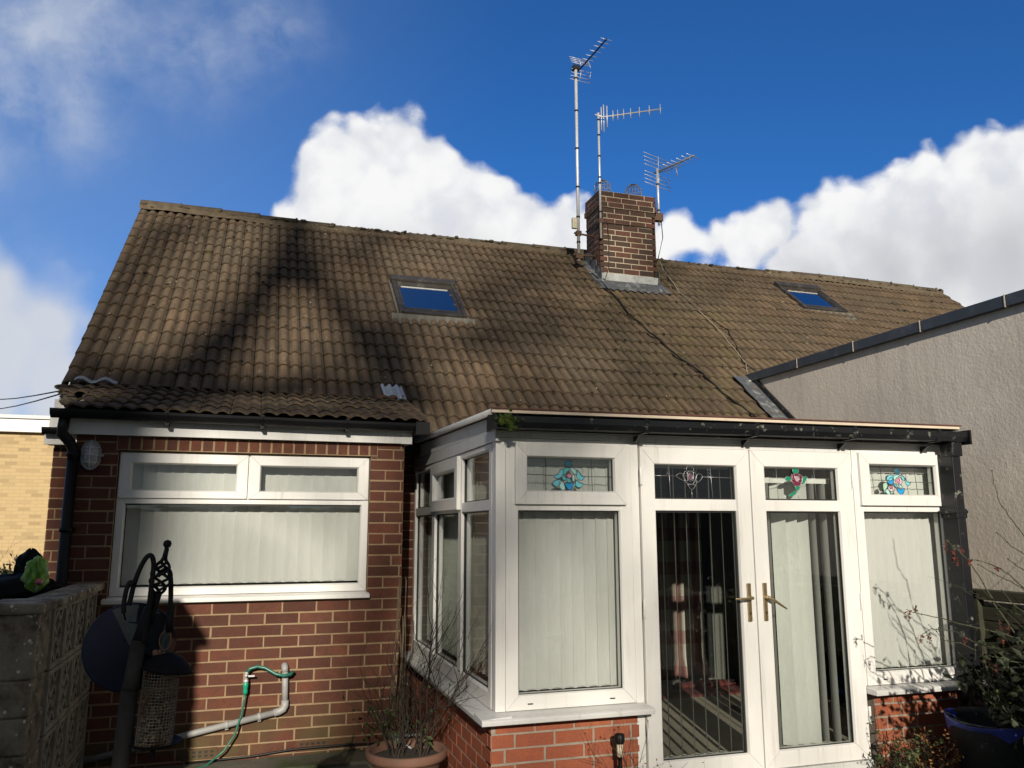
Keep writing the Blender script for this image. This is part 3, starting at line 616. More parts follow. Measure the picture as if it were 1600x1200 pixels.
# ------------------------------------------------------------------ roof windows
def rwindow(xl, xr, yb, yt, parent, name='roof_window'):
    """frame standing on the roof slope"""
    B = lambda x, y, h: V3((x, y, RZ+RS*(y-RY)))+RN*h
    f_ = MB()
    def bar(xa, xb, ya, yb_, h0, h1):
        v = [B(x, y, h) for x in (xa, xb) for y in (ya, yb_) for h in (h0, h1)]
        f_.add(v, [(0, 1, 3, 2), (4, 6, 7, 5), (0, 4, 5, 1), (2, 3, 7, 6), (0, 2, 6, 4), (1, 5, 7, 3)])
    w_ = .042; d_ = .042
    bar(xl, xl+w_, yb, yt, .0, .095); bar(xr-w_, xr, yb, yt, .0, .095); bar(xl-.01, xr+.01, yt-.075, yt+.01, .0, .115); bar(xl+w_, xr-w_, yb, yb+.05, 0, .085)
    o = f_.build(name, 'skframe', parent, bevel=.004)
    f_ = MB(); x0, x1, y0, y1 = xl+w_+.004, xr-w_-.004, yb+.052, yt-.078
    bar(x0, x0+.022, y0, y1, .03, .088); bar(x1-.022, x1, y0, y1, .03, .088); bar(x0+.022, x1-.022, y1-.03, y1, .03, .088); bar(x0+.022, x1-.022, y0, y0+.03, .03, .088)
    f_.build('sash', 'skframe', o, bevel=.002)
    f_ = MB(); bar(x0+.02, x1-.02, y0+.028, y1-.028, .058, .062); f_.build('glass_pane', 'sky_glass', o)
    f_ = MB(); bar(x0+.05, x1-.05, y1-.075, y1-.062, .063, .067); f_.build('vent_bar', 'metal', o)
    f_ = MB(); n = 36
    xa, xb = xl-.085, xr+.085
    for k in range(n):
        q0, q1 = xa+(xb-xa)*k/n, xa+(xb-xa)*(k+1)/n
        h = lambda x: .037+.011*math.cos((x-X0)/.1*2*math.pi+math.pi)
        for (ya, yb_, ha, hb, s0, s1) in ((yb-.13, yb-.06, 1, 1, 0, 0), (yb-.06, yb+.0, 1, 0, 0, .075)):
            f_.add([B(q0, ya, h(q0)), B(q1, ya, h(q1)), B(q1, yb_, h(q1) if hb else .06), B(q0, yb_, h(q0) if hb else .06)], [(0, 1, 2, 3)], 0, .5, True)
    bar(xl-.02, xl-.001, yb-.02, yt, .012, .05); bar(xr+.001, xr+.02, yb-.02, yt, .012, .05)
    f_.build('apron_flashing', 'skflash', o)
rwindow(1.375, 2.095, 8.20, 8.88, house)
# ------------------------------------------------------------------ chimney
c = MB(); cz = onY(1000, 260+500/5.455, 9.36).z
zz0, zz1 = 3.17, 4.18
brickwork(c, (0, chY0, 0), (1, 0, 0), (0, -1, 0), chX0, chX1, zz0, zz1, zref=4.18, off=.02, depth=.05)
brickwork(c, (chX0, 0, 0), (0, 1, 0), (-1, 0, 0), chY0, chY1, 3.1, zz1, zref=4.18, off=.06, depth=.05)
brickwork(c, (chX1, 0, 0), (0, 1, 0), (1, 0, 0), chY0, chY1, 3.1, zz1, zref=4.18, off=.06, depth=.05)
brickwork(c, (0, chY1, 0), (-1, 0, 0), (0, 1, 0), -chX1, -chX0, 3.4, zz1, zref=4.18, off=.02, depth=.05)
for i, (e, za, zb) in enumerate(((.020, 4.18, 4.255), (.010, 4.255, 4.405))):
    for (O, U, N, a, b_) in (((0, chY0-e, 0), (1, 0, 0), (0, -1, 0), chX0-e, chX1+e), ((chX0-e, 0, 0), (0, 1, 0), (-1, 0, 0), chY0-e, chY1+e), ((chX1+e, 0, 0), (0, 1, 0), (1, 0, 0), chY0-e, chY1+e), ((0, chY1+e, 0), (-1, 0, 0), (0, 1, 0), -chX1-e, -chX0+e)):
        brickwork(c, O, U, N, a, b_, za, zb, zref=4.18, off=.09*i+.03, depth=.03)
    c.box(chX0-e+.001, chX1+e-.001, chY0-e+.001, chY1+e-.001, za+.001, zb-.002, 1)
ch = c.build('chimney', ['brick_c', mat('pale_mortar', (.46, .39, .28), .9, var=.25, vs=20)], house)
ld = MB(); B = lambda x, y, h: V3((x, y, RZ+RS*(y-RY)))+RN*h
ld.prism([(chX0-.005, chY0-.018, 3.09), (chX0-.005, chY0-.02, 3.27), (chX1+.02, chY0-.02, 3.27), (chX1+.02, chY0-.018, 3.09)], (0, .012, 0)); 
ld.build('front_flashing', 'leadpale', ch)
ld = MB(); n = 40; xa, xb = chX0-.08, chX1+.07
for k in range(n):
    q0, q1 = xa+(xb-xa)*k/n, xa+(xb-xa)*(k+1)/n; h = lambda x: .036+.011*math.cos((x-X0)/.1*2*math.pi+math.pi)
    ld.add([B(q0, 9.17, h(q0)), B(q1, 9.17, h(q1)), B(q1, 9.25, h(q1)+.01), B(q0, 9.25, h(q0)+.01)], [(0, 1, 2, 3)], 0, .5, True); ld.add([B(q0, 9.25, h(q0)+.01), B(q1, 9.25, h(q1)+.01), B(q1, 9.35, .06), B(q0, 9.35, .06)], [(0, 1, 2, 3)], 0, .5, True)
for s_, x in ((-1, chX0), (1, chX1)):
    for i in range(3): y0 = 9.30+.17*i; z_ = RZ+RS*(y0-RY); ld.prism([(x+s_*.008, y0, z_), (x+s_*.008, y0+.19, z_+.16), (x+s_*.008, y0+.19, z_+.34), (x+s_*.008, y0, z_+.26)], (s_*.006, 0, 0))
    for i in range(6): y0 = 9.17+.11*i; ld.add([B(x, y0, .05), B(x+s_*.10, y0, .035+random.uniform(0, .01)), B(x+s_*.09, y0+.11, .04), B(x, y0+.11, .07)], [(0, 1, 2, 3)])
ld.build('side_flashing', 'lead', ch)
for x in (4.34, 4.80):                   # wire cowls
    w_ = MB(); cx, cy, cz_, R_ = x, 9.58, 4.53, .115
    for k in range(9):
        a_ = math.pi*k/9; w_.tube([(cx+R_*math.sin(th)*math.cos(a_), cy+R_*math.sin(th)*math.sin(a_), cz_+R_*1.15*math.cos(th)) for th in [2*math.pi*i/26 for i in range(26)]], .0034, 4, closed=True)
    for z_ in (-.07, -.03, .02, .07):
        rr = math.sqrt(max(0, 1-(z_/(R_*1.15))**2))*R_; w_.tube([(cx+rr*math.cos(th), cy+rr*math.sin(th), cz_+z_) for th in [2*math.pi*i/24 for i in range(24)]], .0034, 4, closed=True)
    w_.build('wire_cowl', 'dull', ch)
# ------------------------------------------------------------------ neighbour's half
nb = thing('neighbour_house', (7.5, 6.7, GZ), 'right-hand half of the tiled roof beyond the chimney with its own small roof window', 'house')
random.seed(33); t = MB()
tiles(t, (X0, RY, RZ), (1, 0, 0), RU, RN, 6.0, 12.0, vOf(6.93)-.246*2, vOf(10.17), sag=sagf, skip=skipper(X0))
t.prism([(4.56, 6.53, .67), (4.56, 10.15, 3.71), (4.56, 10.2, 3.66), (4.56, 6.6, .60)], (6.0, 0, 0), 2)
t.prism([(10.55, 6.5, .69), (10.55, 6.5, .75), (10.55, 10.15, 3.80), (10.55, 10.15, 3.72)], (.03, 0, 0), 1)
t.prism([(4.56, 10.17, 3.78), (4.56, 13.8, .72), (4.56, 13.75, .66), (4.56, 10.12, 3.7)], (6.0, 0, 0), 0)
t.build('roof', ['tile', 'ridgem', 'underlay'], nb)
mo = MB()
for i in range(240):
    x = random.uniform(4.6, 10.3) if i % 3 else random.uniform(4.6, 6.2); row = random.randrange(0, 16); yy = RY+(row*.246-.012)/SL; mo.blob(onr(x, yy, .022+random.uniform(0, .01)), (random.uniform(.01, .035), .012, random.uniform(.006, .012)), mi=0 if random.random() < .5 else 1, jit=.45)
mo.build('moss', ['moss_y', 'underlay'], nb, kind='stuff')
ridge(4.56, 10.53, nb); rwindow(7.05, 7.76, 9.08, 9.70, nb)
t = MB(); t.box(4.56, 10.5, MY, 6.85, -1.6, .75); t.box(10.4, 10.5, 6.85, 13.6, -1.6, .75); t.box(4.56, 10.5, 13.5, 13.6, -1.6, .75); t.prism([(10.4, MY, .75), (10.4, 13.6, .75), (10.4, 10.15, 3.68)], (.1, 0, 0)); t.build('wall', 'render', nb)
# rendered flat-roof extension
ex = thing('rendered_extension', (6.6, 4.5, GZ), 'big grey rendered flat-roofed extension wall with dark coping at the right', 'building')
t = MB(); t.box(5.08, 8.4, 1.2, 7.55, -1.6, 1.545); t.build('rendered_wall', 'render', ex)
t = MB(); random.seed(2)
ys = [7.53, 6.62, 5.83, 5.06, 4.28, 3.5, 2.7, 1.9, 1.16]
for a, b in zip(ys, ys[1:]): t.box(5.035, 5.30, b+.004, a-.004, 1.545+random.uniform(-.001, .001), 1.630+random.uniform(-.002, .002)); 
t.box(5.30, 8.44, 1.16, 7.53, 1.55, 1.58)
for a in ys[1:-1]: t.box(5.031, 5.10, a-.006, a+.006, 1.54, 1.634, 1)
t.box(5.0305, 5.2, 7.531, 7.54, 1.54, 1.62, 1)
t.build('coping', ['coping', 'debris'], ex, bevel=.003)
ld = MB()                                # lead valley where the wall meets the roof
for i in range(12):
    y0, y1 = 6.55+.08*i, 6.63+.08*i
    ld.add([B(4.865+.01*math.sin(i*2), y0, .058), B(4.97, y0, .046+.006*(i % 2)), B(4.97, y1, .046+.006*((i+1) % 2)), B(4.865+.01*math.sin(i*2+2), y1, .058)], [(0, 1, 2, 3)]); ld.add([B(4.97, y0, .046+.006*(i % 2)), B(5.062, y0, .052), B(5.062, y1, .052), B(4.97, y1, .046+.006*((i+1) % 2))], [(0, 1, 2, 3)])
ld.prism([B(5.055, 6.5, .0), B(5.055, 7.5, .0), B(5.055, 7.5, .10), B(5.055, 6.5, .10)], (.024, 0, 0), 1)
ld.blob((5.02, 7.42, 1.53), .03, jit=.4, mi=2)
ld.build('valley_flashing', ['lead', 'black', 'debris'], ex)
# ------------------------------------------------------------------ conservatory
con = thing('conservatory', (2.9, 4.35, GZ), 'white lean-to conservatory with stained-glass roses in its top lights, projecting from the house', 'conservatory')
CY = 4.35; SX = 1.289
zc = onY(990, 1153.5, 4.36).z
d = MB(); random.seed(14)
brickwork(d, (0, CY+.01, 0), (1, 0, 0), (0, -1, 0), SX-.02, 2.125, -1.6, -1.0, zref=zc, off=.05, jit=.0008)
brickwork(d, (SX-.02, 0, 0), (0, 1, 0), (-1, 0, 0), CY+.011, MY, -1.6, -1.0, zref=zc, off=.14, jit=.0008)
d.build('dwarf_wall', ['brick_o', 'mortar_g'], con)
d = MB(); brickwork(d, (0, CY+.01, 0), (1, 0, 0), (0, -1, 0), 3.725, 4.60, -1.6, -1.0, zref=zc, off=.10, jit=.0008)
brickwork(d, (4.60, 0, 0), (0, 1, 0), (1, 0, 0), CY+.011, MY, -1.6, -1.0, zref=zc, off=.1); d.build('dwarf_wall', ['brick_o', 'mortar_g'], con)
# sills
s = MB()
def sillprof(k): return [(-k, -1.0), (-k-.003, -.975), (-k+.012, -.968), (.05, -.958), (.05, -1.0)]
pr = sillprof(.115)
s.prism([(SX-.105, CY+a, z) for a, z in pr], (2.166-SX+.105, 0, 0)); 
s.prism([(SX+a+.012, CY-.105, z-.0006) for a, z in pr], (0, MY-CY+.105, 0)); s.build('window_sill', 'upvc_grey', con, bevel=.004)
s = MB(); s.prism([(3.655, CY+a, z) for a, z in sillprof(.10)], (.93, 0, 0)); s.build('window_sill', 'upvc_grey', con, bevel=.004)
FB, FT, TZ0, TZ1 = -.958, .50, .10, .128     # frame bottom, top, transom bottom, top of it
# front left window
f = MB()
f.box(SX, 1.345, CY, CY+.075, FB, FT)
frame(f, 1.347, 2.112, FB, FT, .071, CY+.002, CY+.07, tb=.072, tt=.03)
f.box(1.418, 2.041, CY+.004, CY+.068, .098, .135); f.box(2.114, 2.163, CY+.006, CY+.07, -1.37, FT)
fw_ = f.build('window_frame', 'upvc', con, bevel=.0025)
gk = MB(); gasket(gk, 1.418, 2.041, -.886, .098, CY+.02, .009); gk.build('gasket', 'gasket', fw_); pane(1.418, 2.041, -.887, .098, CY+.028, fw_)
def opener(x0, x1, z0, z1, g_, y=CY, parent=con):
    s = MB(); gx0, gx1, gz0, gz1 = g_
    frame(s, x0, x1, z0, z1, gx0-x0, y-.022, y+.05, tb=gz0-z0, tt=z1-gz1)
    o = s.build('opening_light', 'upvc', parent, bevel=.003)
    gk = MB(); gasket(gk, gx0, gx1, gz0, gz1, y+.004, .008); gk.build('gasket', 'gasket', o); pane(gx0, gx1, gz0, gz1, y+.012, o, m='glass_c')
    return o
opL = opener(1.398, 2.070, .131, .474, (1.464, 2.002, .201, .401))
# front right window
f = MB(); frame(f, 3.682, 4.442, FB, FT, .066, CY+.002, CY+.07, tb=.072, tt=.03)
f.box(3.748, 4.376, CY+.004, CY+.068, .102, .14); f.box(3.657, 3.680, CY+.006, CY+.07, FB, FT)
fw2 = f.build('window_frame', 'upvc', con, bevel=.0025)
gk = MB(); gasket(gk, 3.748, 4.376, -.886, .102, CY+.02, .009); gk.build('gasket', 'gasket', fw2); pane(3.748, 4.376, -.887, .102, CY+.028, fw2)
opR = opener(3.722, 4.412, .140, .478, (3.796, 4.336, .205, .408))
f = MB(); f.box(4.444, 4.50, CY+.004, CY+.075, FB, FT); f.build('corner_post', 'upvc', con, bevel=.003)
# head above everything, eaves
f = MB(); f.box(SX-.005, 4.49, CY-.004, CY+.08, .502, .535); f.box(SX-.03, 4.485, CY-.02, CY+.08, .537, .61); f.build('eaves_board', 'upvc_grey', con, bevel=.002)
f = MB(); f.prism([(1.23, 4.225, .622), (4.46, 4.225, .642), (4.46, 4.225, .660), (1.23, 4.225, .640)], (0, .03, 0))
f.build('roof_edge_trim', 'cream', con, bevel=.002)
f = MB(); f.prism([(1.225, 4.215, .642), (4.47, 4.215, .662), (4.47, 4.215, .669), (1.225, 4.215, .649)], (0, .02, 0)); f.build('roof_edge_capping', 'rusttrim', con)
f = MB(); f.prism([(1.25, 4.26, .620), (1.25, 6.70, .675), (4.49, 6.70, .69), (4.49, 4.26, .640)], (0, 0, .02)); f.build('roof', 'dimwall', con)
f = MB(); f.tube([(1.245, 4.25, .632), (1.245, 6.60, .692)], .020, 8); f.build('roof_side_bar', 'upvc_grey', con)
# gutter in front
random.seed(4); g = MB()
gutter(g, 1.24, 4.475, 4.235, .602, .622, .056, square=True, th=.003)
for x in (2.14, 2.87, 3.58, 4.24): g.prism([(x-.014, 4.172, .61+(x-1.24)*.0065), (x-.014, 4.188, .530+(x-1.24)*.0065), (x-.014, 4.285, .528+(x-1.24)*.0065), (x-.014, 4.30, .60)], (.028, 0, 0)); g.prism([(x-.008, 4.27, .53), (x-.008, 4.345, .487), (x-.008, 4.345, .53)], (.016, 0, 0))
g.box(1.222, 1.24, 4.165, 4.305, .522, .606); g.prism([(1.23, 4.30, .535), (1.23, 4.30, .62), (4.475, 4.30, .63), (4.475, 4.30, .545)], (0, .012, 0)); g.box(4.476, 4.490, 4.165, 4.31, .538, .632)
gut = g.build('gutter', 'black', con)
m_ = MB(); random.seed(8)
for i in range(70): a = random.gauss(0, .035); m_.blob((1.30+a, 4.158+random.uniform(-.006, .01), .575+random.gauss(0, .022)), random.uniform(.006, .013), jit=.4)
for i in range(260):
    c0 = V3((1.30+random.gauss(0, .035), 4.155, .575+random.gauss(0, .022))); dd = V3((random.uniform(-.5, .5), -1, random.uniform(-.8, .4))).normalized()*random.uniform(.012, .028); m_.add([c0, c0+V3((.003, 0, 0)), c0+dd], [(0, 1, 2)])
m_.build('moss', 'moss', gut, kind='stuff')
p = MB(); p.box(4.345, 4.43, 4.19, 4.295, .46, .55); p.box(4.352, 4.422, 4.205, 4.33, -1.03, .47)
for z in (.09, -.62): p.box(4.335, 4.44, 4.198, 4.345, z, z+.022)
p.box(4.348, 4.426, 4.20, 4.30, -1.08, -.96); p.box(4.355, 4.42, 4.12, 4.27, -1.13, -1.05); p.box(4.345, 4.43, 4.199, 4.335, .06, .12)
p.build('downpipe', 'black', con, bevel=.006)
# doors
def door(x0, x1, gx0, gx1, side):
    f = MB(); zb, zt = -1.372, .472
    frame(f, x0, x1, zb, zt, gx0-x0, CY-.016, CY+.05, tb=.089, tt=.097)
    f.box(gx0+.0005, gx1-.0005, CY-.0145, CY+.049, .1005, .1685)
    o = f.build('door', 'upvc', con, bevel=.003)
    gk = MB(); gasket(gk, gx0, gx1, -1.283, .10, CY+.004, .010); gasket(gk, gx0, gx1, .169, .375, CY+.004, .008); gk.build('gasket', 'gasket', o)
    pane(gx0, gx1, -1.283, .10, CY+.014, o, m='glass_c'); pane(gx0, gx1, .169, .375, CY+.014, o, m='glass_c')
    hx = x1-.05 if side < 0 else x0+.052
    h = MB(); h.box(hx-.013, hx+.013, CY-.026, CY-.016, -.545, -.325)
    h.tube([(hx, CY-.02, -.408), (hx, CY-.052, -.408)], .011, 12)
    if side < 0: h.tube([(hx+.006, CY-.056, -.408), (hx-.04, CY-.060, -.411), (hx-.115, CY-.055, -.410)], [.0095, .008, .005], 10)
    else: h.tube([(hx-.004, CY-.056, -.405), (hx+.035, CY-.062, -.425), (hx+.11, CY-.075, -.475)], [.010, .009, .0045], 10)
    h.build('handle', 'brass', o, bevel=.002)
    k = MB(); k.tube([(hx, CY-.028, -.495), (hx, CY-.024, -.495)], .008, 10); k.box(hx-.003, hx+.003, CY-.028, CY-.025, -.508, -.494); k.build('keyhole', 'rust', o)
    for z in (.30, -.45, -1.12):
        k = MB(); xx = x0-.004 if side < 0 else x1+.004
        k.tube([(xx, CY-.026, z-.05), (xx, CY-.026, z+.05)], .008, 8); k.box(xx-.006, xx+.008, CY-.022, CY-.015, z-.047, z-.02); k.box(xx-.006, xx+.008, CY-.022, CY-.015, z+.02, z+.047); k.build('hinge', 'upvc', o, bevel=.001)
    return o
dL = door(2.168, 2.904, 2.257, 2.803, -1); dR = door(2.912, 3.652, 3.009, 3.553, 1)
f = MB(); f.box(2.905, 2.911, CY+.0, CY+.045, -1.37, .47); f.box(2.166, 3.655, CY-.03, CY+.06, -1.425, -1.376); f.box(2.166, 3.655, CY+.001, CY+.05, .474, .50); f.build('door_frame', 'upvc_grey', con, bevel=.002)
f = MB(); f.box(2.0, 3.72, CY-.32, CY-.032, -1.5, -1.44); f.build('door_step', 'stone', con, bevel=.01)
for x in (1.47, 1.95, 3.80, 4.28): f = MB(); f.box(x, x+.03, CY-.0012, CY+.004, -.93, -.924); f.build('drain_slot', 'gasket', con)
# side wall: three bays of glazing, y from 4.35 to 6.7
SXF = SX-.002
f = MB(); frame(f, CY+.078, 6.71, FB, .475, .055, SXF, SXF+.07, axis='x', tb=.078, tt=.03)
for (a, b) in ((5.125, 5.205), (5.925, 6.015)): f.box(SXF+.002, SXF+.068, a, b, FB+.079, .444)
for (a, b) in ((4.484, 5.124), (5.206, 5.924), (6.016, 6.654)): f.box(SXF+.003, SXF+.067, a, b, .100, .160)
sf = f.build('side_window_frame', 'upvc', con, bevel=.0025)
f = MB(); f.box(SX, SX+.07, CY+.0765, CY+.0775, FB, .50); f.build('corner_trim', 'upvc_grey', con)
for (a, b) in ((4.484, 5.124), (5.206, 5.924), (6.016, 6.654)):
    gk = MB(); gasket(gk, a, b, -.879, .099, SXF+.024, .008, 'x'); pane(a, b, -.879, .099, SXF+.03, sf, 'x')
    if a != 5.206: gasket(gk, a, b, .161, .444, SXF+.024, .007, 'x'); pane(a, b, .161, .444, SXF+.03, sf, 'x')
    gk.build('gasket', 'gasket', sf)
s = MB(); frame(s, 5.15, 5.975, .118, .462, .075, SXF-.024, SXF+.04, axis='x'); os_ = s.build('opening_light', 'upvc', con, bevel=.003); pane(5.225, 5.90, .193, .387, SXF+.01, os_, 'x')
gk = MB(); gasket(gk, 5.225, 5.90, .193, .387, SXF+.004, .007, 'x'); gk.build('gasket', 'gasket', os_)
for (za, zb, zc_, zd) in ((.478, .478, .548, .556), (.550, .558, .619, .665)):
    f = MB(); f.prism([(SX-.012+.004*(za > .5), CY-.03, za), (SX-.012, 6.70, zb), (SX-.012, 6.70, zd), (SX-.012, CY-.03, zc_)], (.03, 0, 0)); f.build('cladding_board', 'upvc_grey', con, bevel=.002)
# inside
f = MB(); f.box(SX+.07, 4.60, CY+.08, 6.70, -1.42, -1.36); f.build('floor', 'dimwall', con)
FLT = mat('beige_carpet', (.30, .26, .20), .95, var=.15, vs=6)
f = MB(); f.box(1.5, 4.4, 4.5, 6.35, -1.359, -1.345); f.build('rug', FLT, label='plain beige rug on the conservatory floor streaked by the blind', cat='rug')
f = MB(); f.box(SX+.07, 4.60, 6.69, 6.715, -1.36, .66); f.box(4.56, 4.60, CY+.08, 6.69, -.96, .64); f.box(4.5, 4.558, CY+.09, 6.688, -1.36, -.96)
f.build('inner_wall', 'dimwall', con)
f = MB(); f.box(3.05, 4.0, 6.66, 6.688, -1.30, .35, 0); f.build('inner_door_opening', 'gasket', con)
# tartan curtain in the inner opening
CM = bpy.data.materials.new('checked_curtain_cloth'); CM.use_nodes = True; t_ = NT(CM.node_tree); co = t_.n('ShaderNodeNewGeometry').outputs['Position']; s3 = t_.n('ShaderNodeSeparateXYZ'); t_.put(s3.inputs[0], co)
sx_ = t_.m('GREATER_THAN', t_.m('FRACT', t_.m('MULTIPLY', s3.outputs[0], 5.2)), .62); sz_ = t_.m('GREATER_THAN', t_.m('FRACT', t_.m('MULTIPLY', s3.outputs[2], 3.4)), .62)
c_ = t_.mix(t_.m('MULTIPLY', sx_, .7), (.40, .38, .32, 1), (.22, .08, .07, 1)); c_ = t_.mix(t_.m('MULTIPLY', sz_, .6), c_, (.20, .07, .07, 1)); t_.put(CM.node_tree.nodes['Principled BSDF'].inputs['Base Color'], c_)
f = MB(); n = 60; vs = []
for z in (-1.27, -1.24, -1.1, -.9, -.5, .3):
    for k in range(n+1):
        q = k/n; x = 3.42+.46*q+(.02*math.sin(q*9) if z < -1.1 else 0); vs.append((x, 6.60-.03*math.sin(q*2*math.pi*6)-(.05*math.sin(q*14) if z < -1.2 else 0), z))
f.add(vs, [(r*(n+1)+k, r*(n+1)+k+1, (r+1)*(n+1)+k+1, (r+1)*(n+1)+k) for r in range(5) for k in range(n)], 0, .5, True)
cu = f.build('curtain', CM, label='red and cream checked curtain seen through the left glass door', cat='curtain'); sol = cu.modifiers.new('s', 'SOLIDIFY'); sol.thickness = .004
f = MB(); f.box(3.15, 4.2, 6.15, 6.50, -1.344, -1.33); f.blob((3.75, 6.45, -1.31), (.35, .08, .03), jit=.2); f.build('door_mat', mat('red_mat', (.11, .02, .02), .9), label='dark red mat below the checked curtain', cat='mat')
# leaded motifs
def motif(o, rect, px, polys, leads, lw=.0022, lead='came', y=CY+.008, dist=.0):
    (gx0, gx1, gz0, gz1), (ax, bx, ay, by) = rect, px
    T = lambda x, yy, k=0: V3((gx0+(x-ax)/(bx-ax)*(gx1-gx0), y-k, gz1-(yy-ay)/(by-ay)*(gz1-gz0)))
    groups = {}
    for c_, pts in polys: groups.setdefault(c_, []).append(pts)
    names = sorted(groups); g = MB(); l = MB()
    def smooth(pts):
        out = []; n = len(pts)
        for i in range(n):
            p0, p1, p2, p3 = pts[i-1], pts[i], pts[(i+1) % n], pts[(i+2) % n]
            for q in (0, .33, .66):
                out.append(tuple(.5*((2*p1[k])+(-p0[k]+p2[k])*q+(2*p0[k]-5*p1[k]+4*p2[k]-p3[k])*q*q+(-p0[k]+3*p1[k]-3*p2[k]+p3[k])*q**3) for k in (0, 1)))
        return out
    for i, nm in enumerate(names):
        for j, pts in enumerate(groups[nm]):
            sp_ = smooth(pts)
            cx = sum(q[0] for q in sp_)/len(sp_); cy = sum(q[1] for q in sp_)/len(sp_); kk = .0003*(i+j*.3)
            vs = [T(cx, cy, kk)]+[T(*q, kk) for q in sp_]; n = len(sp_)
            if nm != 'clear': g.add(vs, [(0, 1+k, 1+(k+1) % n) for k in range(n)], i)
            l.tube([T(*q, .003) for q in sp_], lw*.8, 5, closed=True)
    for pts in leads: l.tube([T(*q, .001) for q in pts], lw, 5)
    if g.v: g.build('flower_motif', [M[nm] for nm in names], o)
    l.build('leading', lead, o)
def circ(cx, cy, rx, ry=None, n=8): ry = ry or rx; return [(cx+rx*math.cos(2*math.pi*k/n), cy+ry*math.sin(2*math.pi*k/n)) for k in range(n)]
motif(opL, (1.464, 2.002, .201, .401), (15, 1390, 120, 695), [
 ('dteal', circ(680, 225, 62, 50)), ('cyan', [(445, 430), (515, 400), (555, 325), (590, 322), (592, 400), (550, 460), (490, 478)]), ('cyan', [(805, 330), (850, 370), (885, 425), (935, 437), (885, 500), (830, 480), (800, 420)]),
 ('cyan', [(428, 545), (480, 500), (555, 488), (548, 560), (495, 607), (450, 590)]), ('cyan', [(810, 492), (850, 535), (905, 560), (865, 615), (810, 605), (780, 560)]), ('paleteal', [(560, 500), (608, 560), (620, 640), (590, 668), (535, 615), (528, 560)]),
 ('teal', [(600, 320), (660, 290), (705, 310), (650, 370), (600, 425)]), ('paleteal', [(705, 290), (765, 302), (812, 350), (800, 410), (740, 370)]), ('pink', circ(690, 428, 38, 40)), ('teal', [(640, 465), (700, 472), (718, 535), (672, 545)]),
 ('teal', [(570, 430), (620, 420), (640, 500), (590, 500)]), ('paleteal', [(740, 400), (775, 430), (770, 520), (735, 500)]), ('blueg', [(620, 552), (755, 552), (690, 662)]), ('cyan', [(760, 535), (785, 580), (705, 662), (752, 560)])],
 [[(15, 412), (445, 425)], [(935, 437), (1390, 432)], [(325, 120), (325, 695)], [(1040, 120), (1050, 695)]])
motif(dL, (2.257, 2.803, .169, .375), (120, 1470, 110, 730), [
 ('clear', circ(735, 190, 62, 55)), ('clear', [(505, 320), (570, 265), (620, 300), (650, 400), (590, 385)]), ('clear', [(940, 320), (880, 270), (840, 310), (820, 400), (870, 420)]), ('violet', circ(738, 325, 33, 62)), ('clear', circ(738, 315, 55, 95)),
 ('clear', [(660, 230), (615, 310), (640, 380), (690, 400), (690, 300)]), ('clear', [(800, 235), (840, 310), (815, 380), (780, 400), (785, 300)]), ('clear', [(635, 385), (700, 450), (755, 460), (700, 480), (650, 410)]), ('clear', [(690, 470), (755, 470), (820, 480), (752, 558)]), ('clear', [(825, 395), (780, 455), (800, 480), (850, 420)])],
 [[(120, 318), (505, 320)], [(940, 325), (1470, 338)], [(385, 110), (400, 730)], [(1075, 125), (1105, 730)], [(752, 558), (758, 730)]], lead='came_bright', lw=.0017)
motif(dR, (3.009, 3.553, .169, .375), (120, 1460, 155, 795), [
 ('green', circ(720, 225, 58, 55)), ('green', [(520, 385), (560, 330), (620, 350), (625, 410), (570, 425)]), ('green', [(930, 345), (870, 330), (835, 400), (820, 480), (870, 455)]), ('rose', circ(735, 395, 95, 120)), ('rosewhite', [(705, 330), (770, 330), (775, 400), (735, 440), (700, 390)]),
 ('rose', [(640, 300), (690, 285), (690, 360), (660, 400), (630, 350)]), ('rose', [(780, 290), (835, 320), (825, 380), (790, 400)]), ('rose', [(660, 440), (735, 470), (800, 440), (790, 510), (690, 515)]), ('green', circ(738, 555, 45, 45)), ('green', [(560, 715), (640, 640), (735, 600), (690, 680), (620, 720)])],
 [[(120, 372), (520, 375)], [(930, 370), (1460, 375)], [(370, 155), (385, 795)], [(1055, 155), (1075, 795)], [(745, 600), (755, 795)]], lead='came_bright', lw=.0015)
motif(opR, (3.796, 4.336, .205, .408), (160, 1390, 105, 685), [
 ('dteal', circ(715, 225, 55, 60)), ('cyan', [(510, 395), (535, 320), (600, 290), (640, 330), (600, 400)]), ('blueg', [(525, 420), (600, 340), (640, 400), (610, 475), (560, 470)]), ('paleteal', [(640, 320), (720, 290), (760, 300), (700, 350), (650, 400)]), ('cyan', [(770, 290), (830, 330), (850, 400), (800, 380)]),
 ('cyan', [(845, 345), (890, 420), (950, 435), (900, 495), (855, 450)]), ('palepink', circ(730, 410, 62, 75)), ('pink', circ(722, 405, 30, 45)), ('paleteal', [(720, 450), (780, 500), (780, 540), (730, 520)]), ('blueg', [(690, 520), (760, 560), (825, 540), (815, 600), (765, 668), (700, 610)]), ('teal', [(630, 460), (680, 480), (700, 560), (660, 520)]),
 ('mint', [(440, 470), (500, 440), (520, 500), (470, 590), (440, 580)]), ('palepink', circ(585, 550, 62, 60)), ('mint', circ(585, 590, 30, 60)), ('paleteal', [(470, 600), (520, 560), (560, 660), (510, 660)]), ('pink', circ(580, 530, 28, 26))],
 [[(170, 400), (510, 400)], [(950, 425), (1380, 428)], [(405, 105), (440, 685)], [(1035, 105), (1068, 685)]])
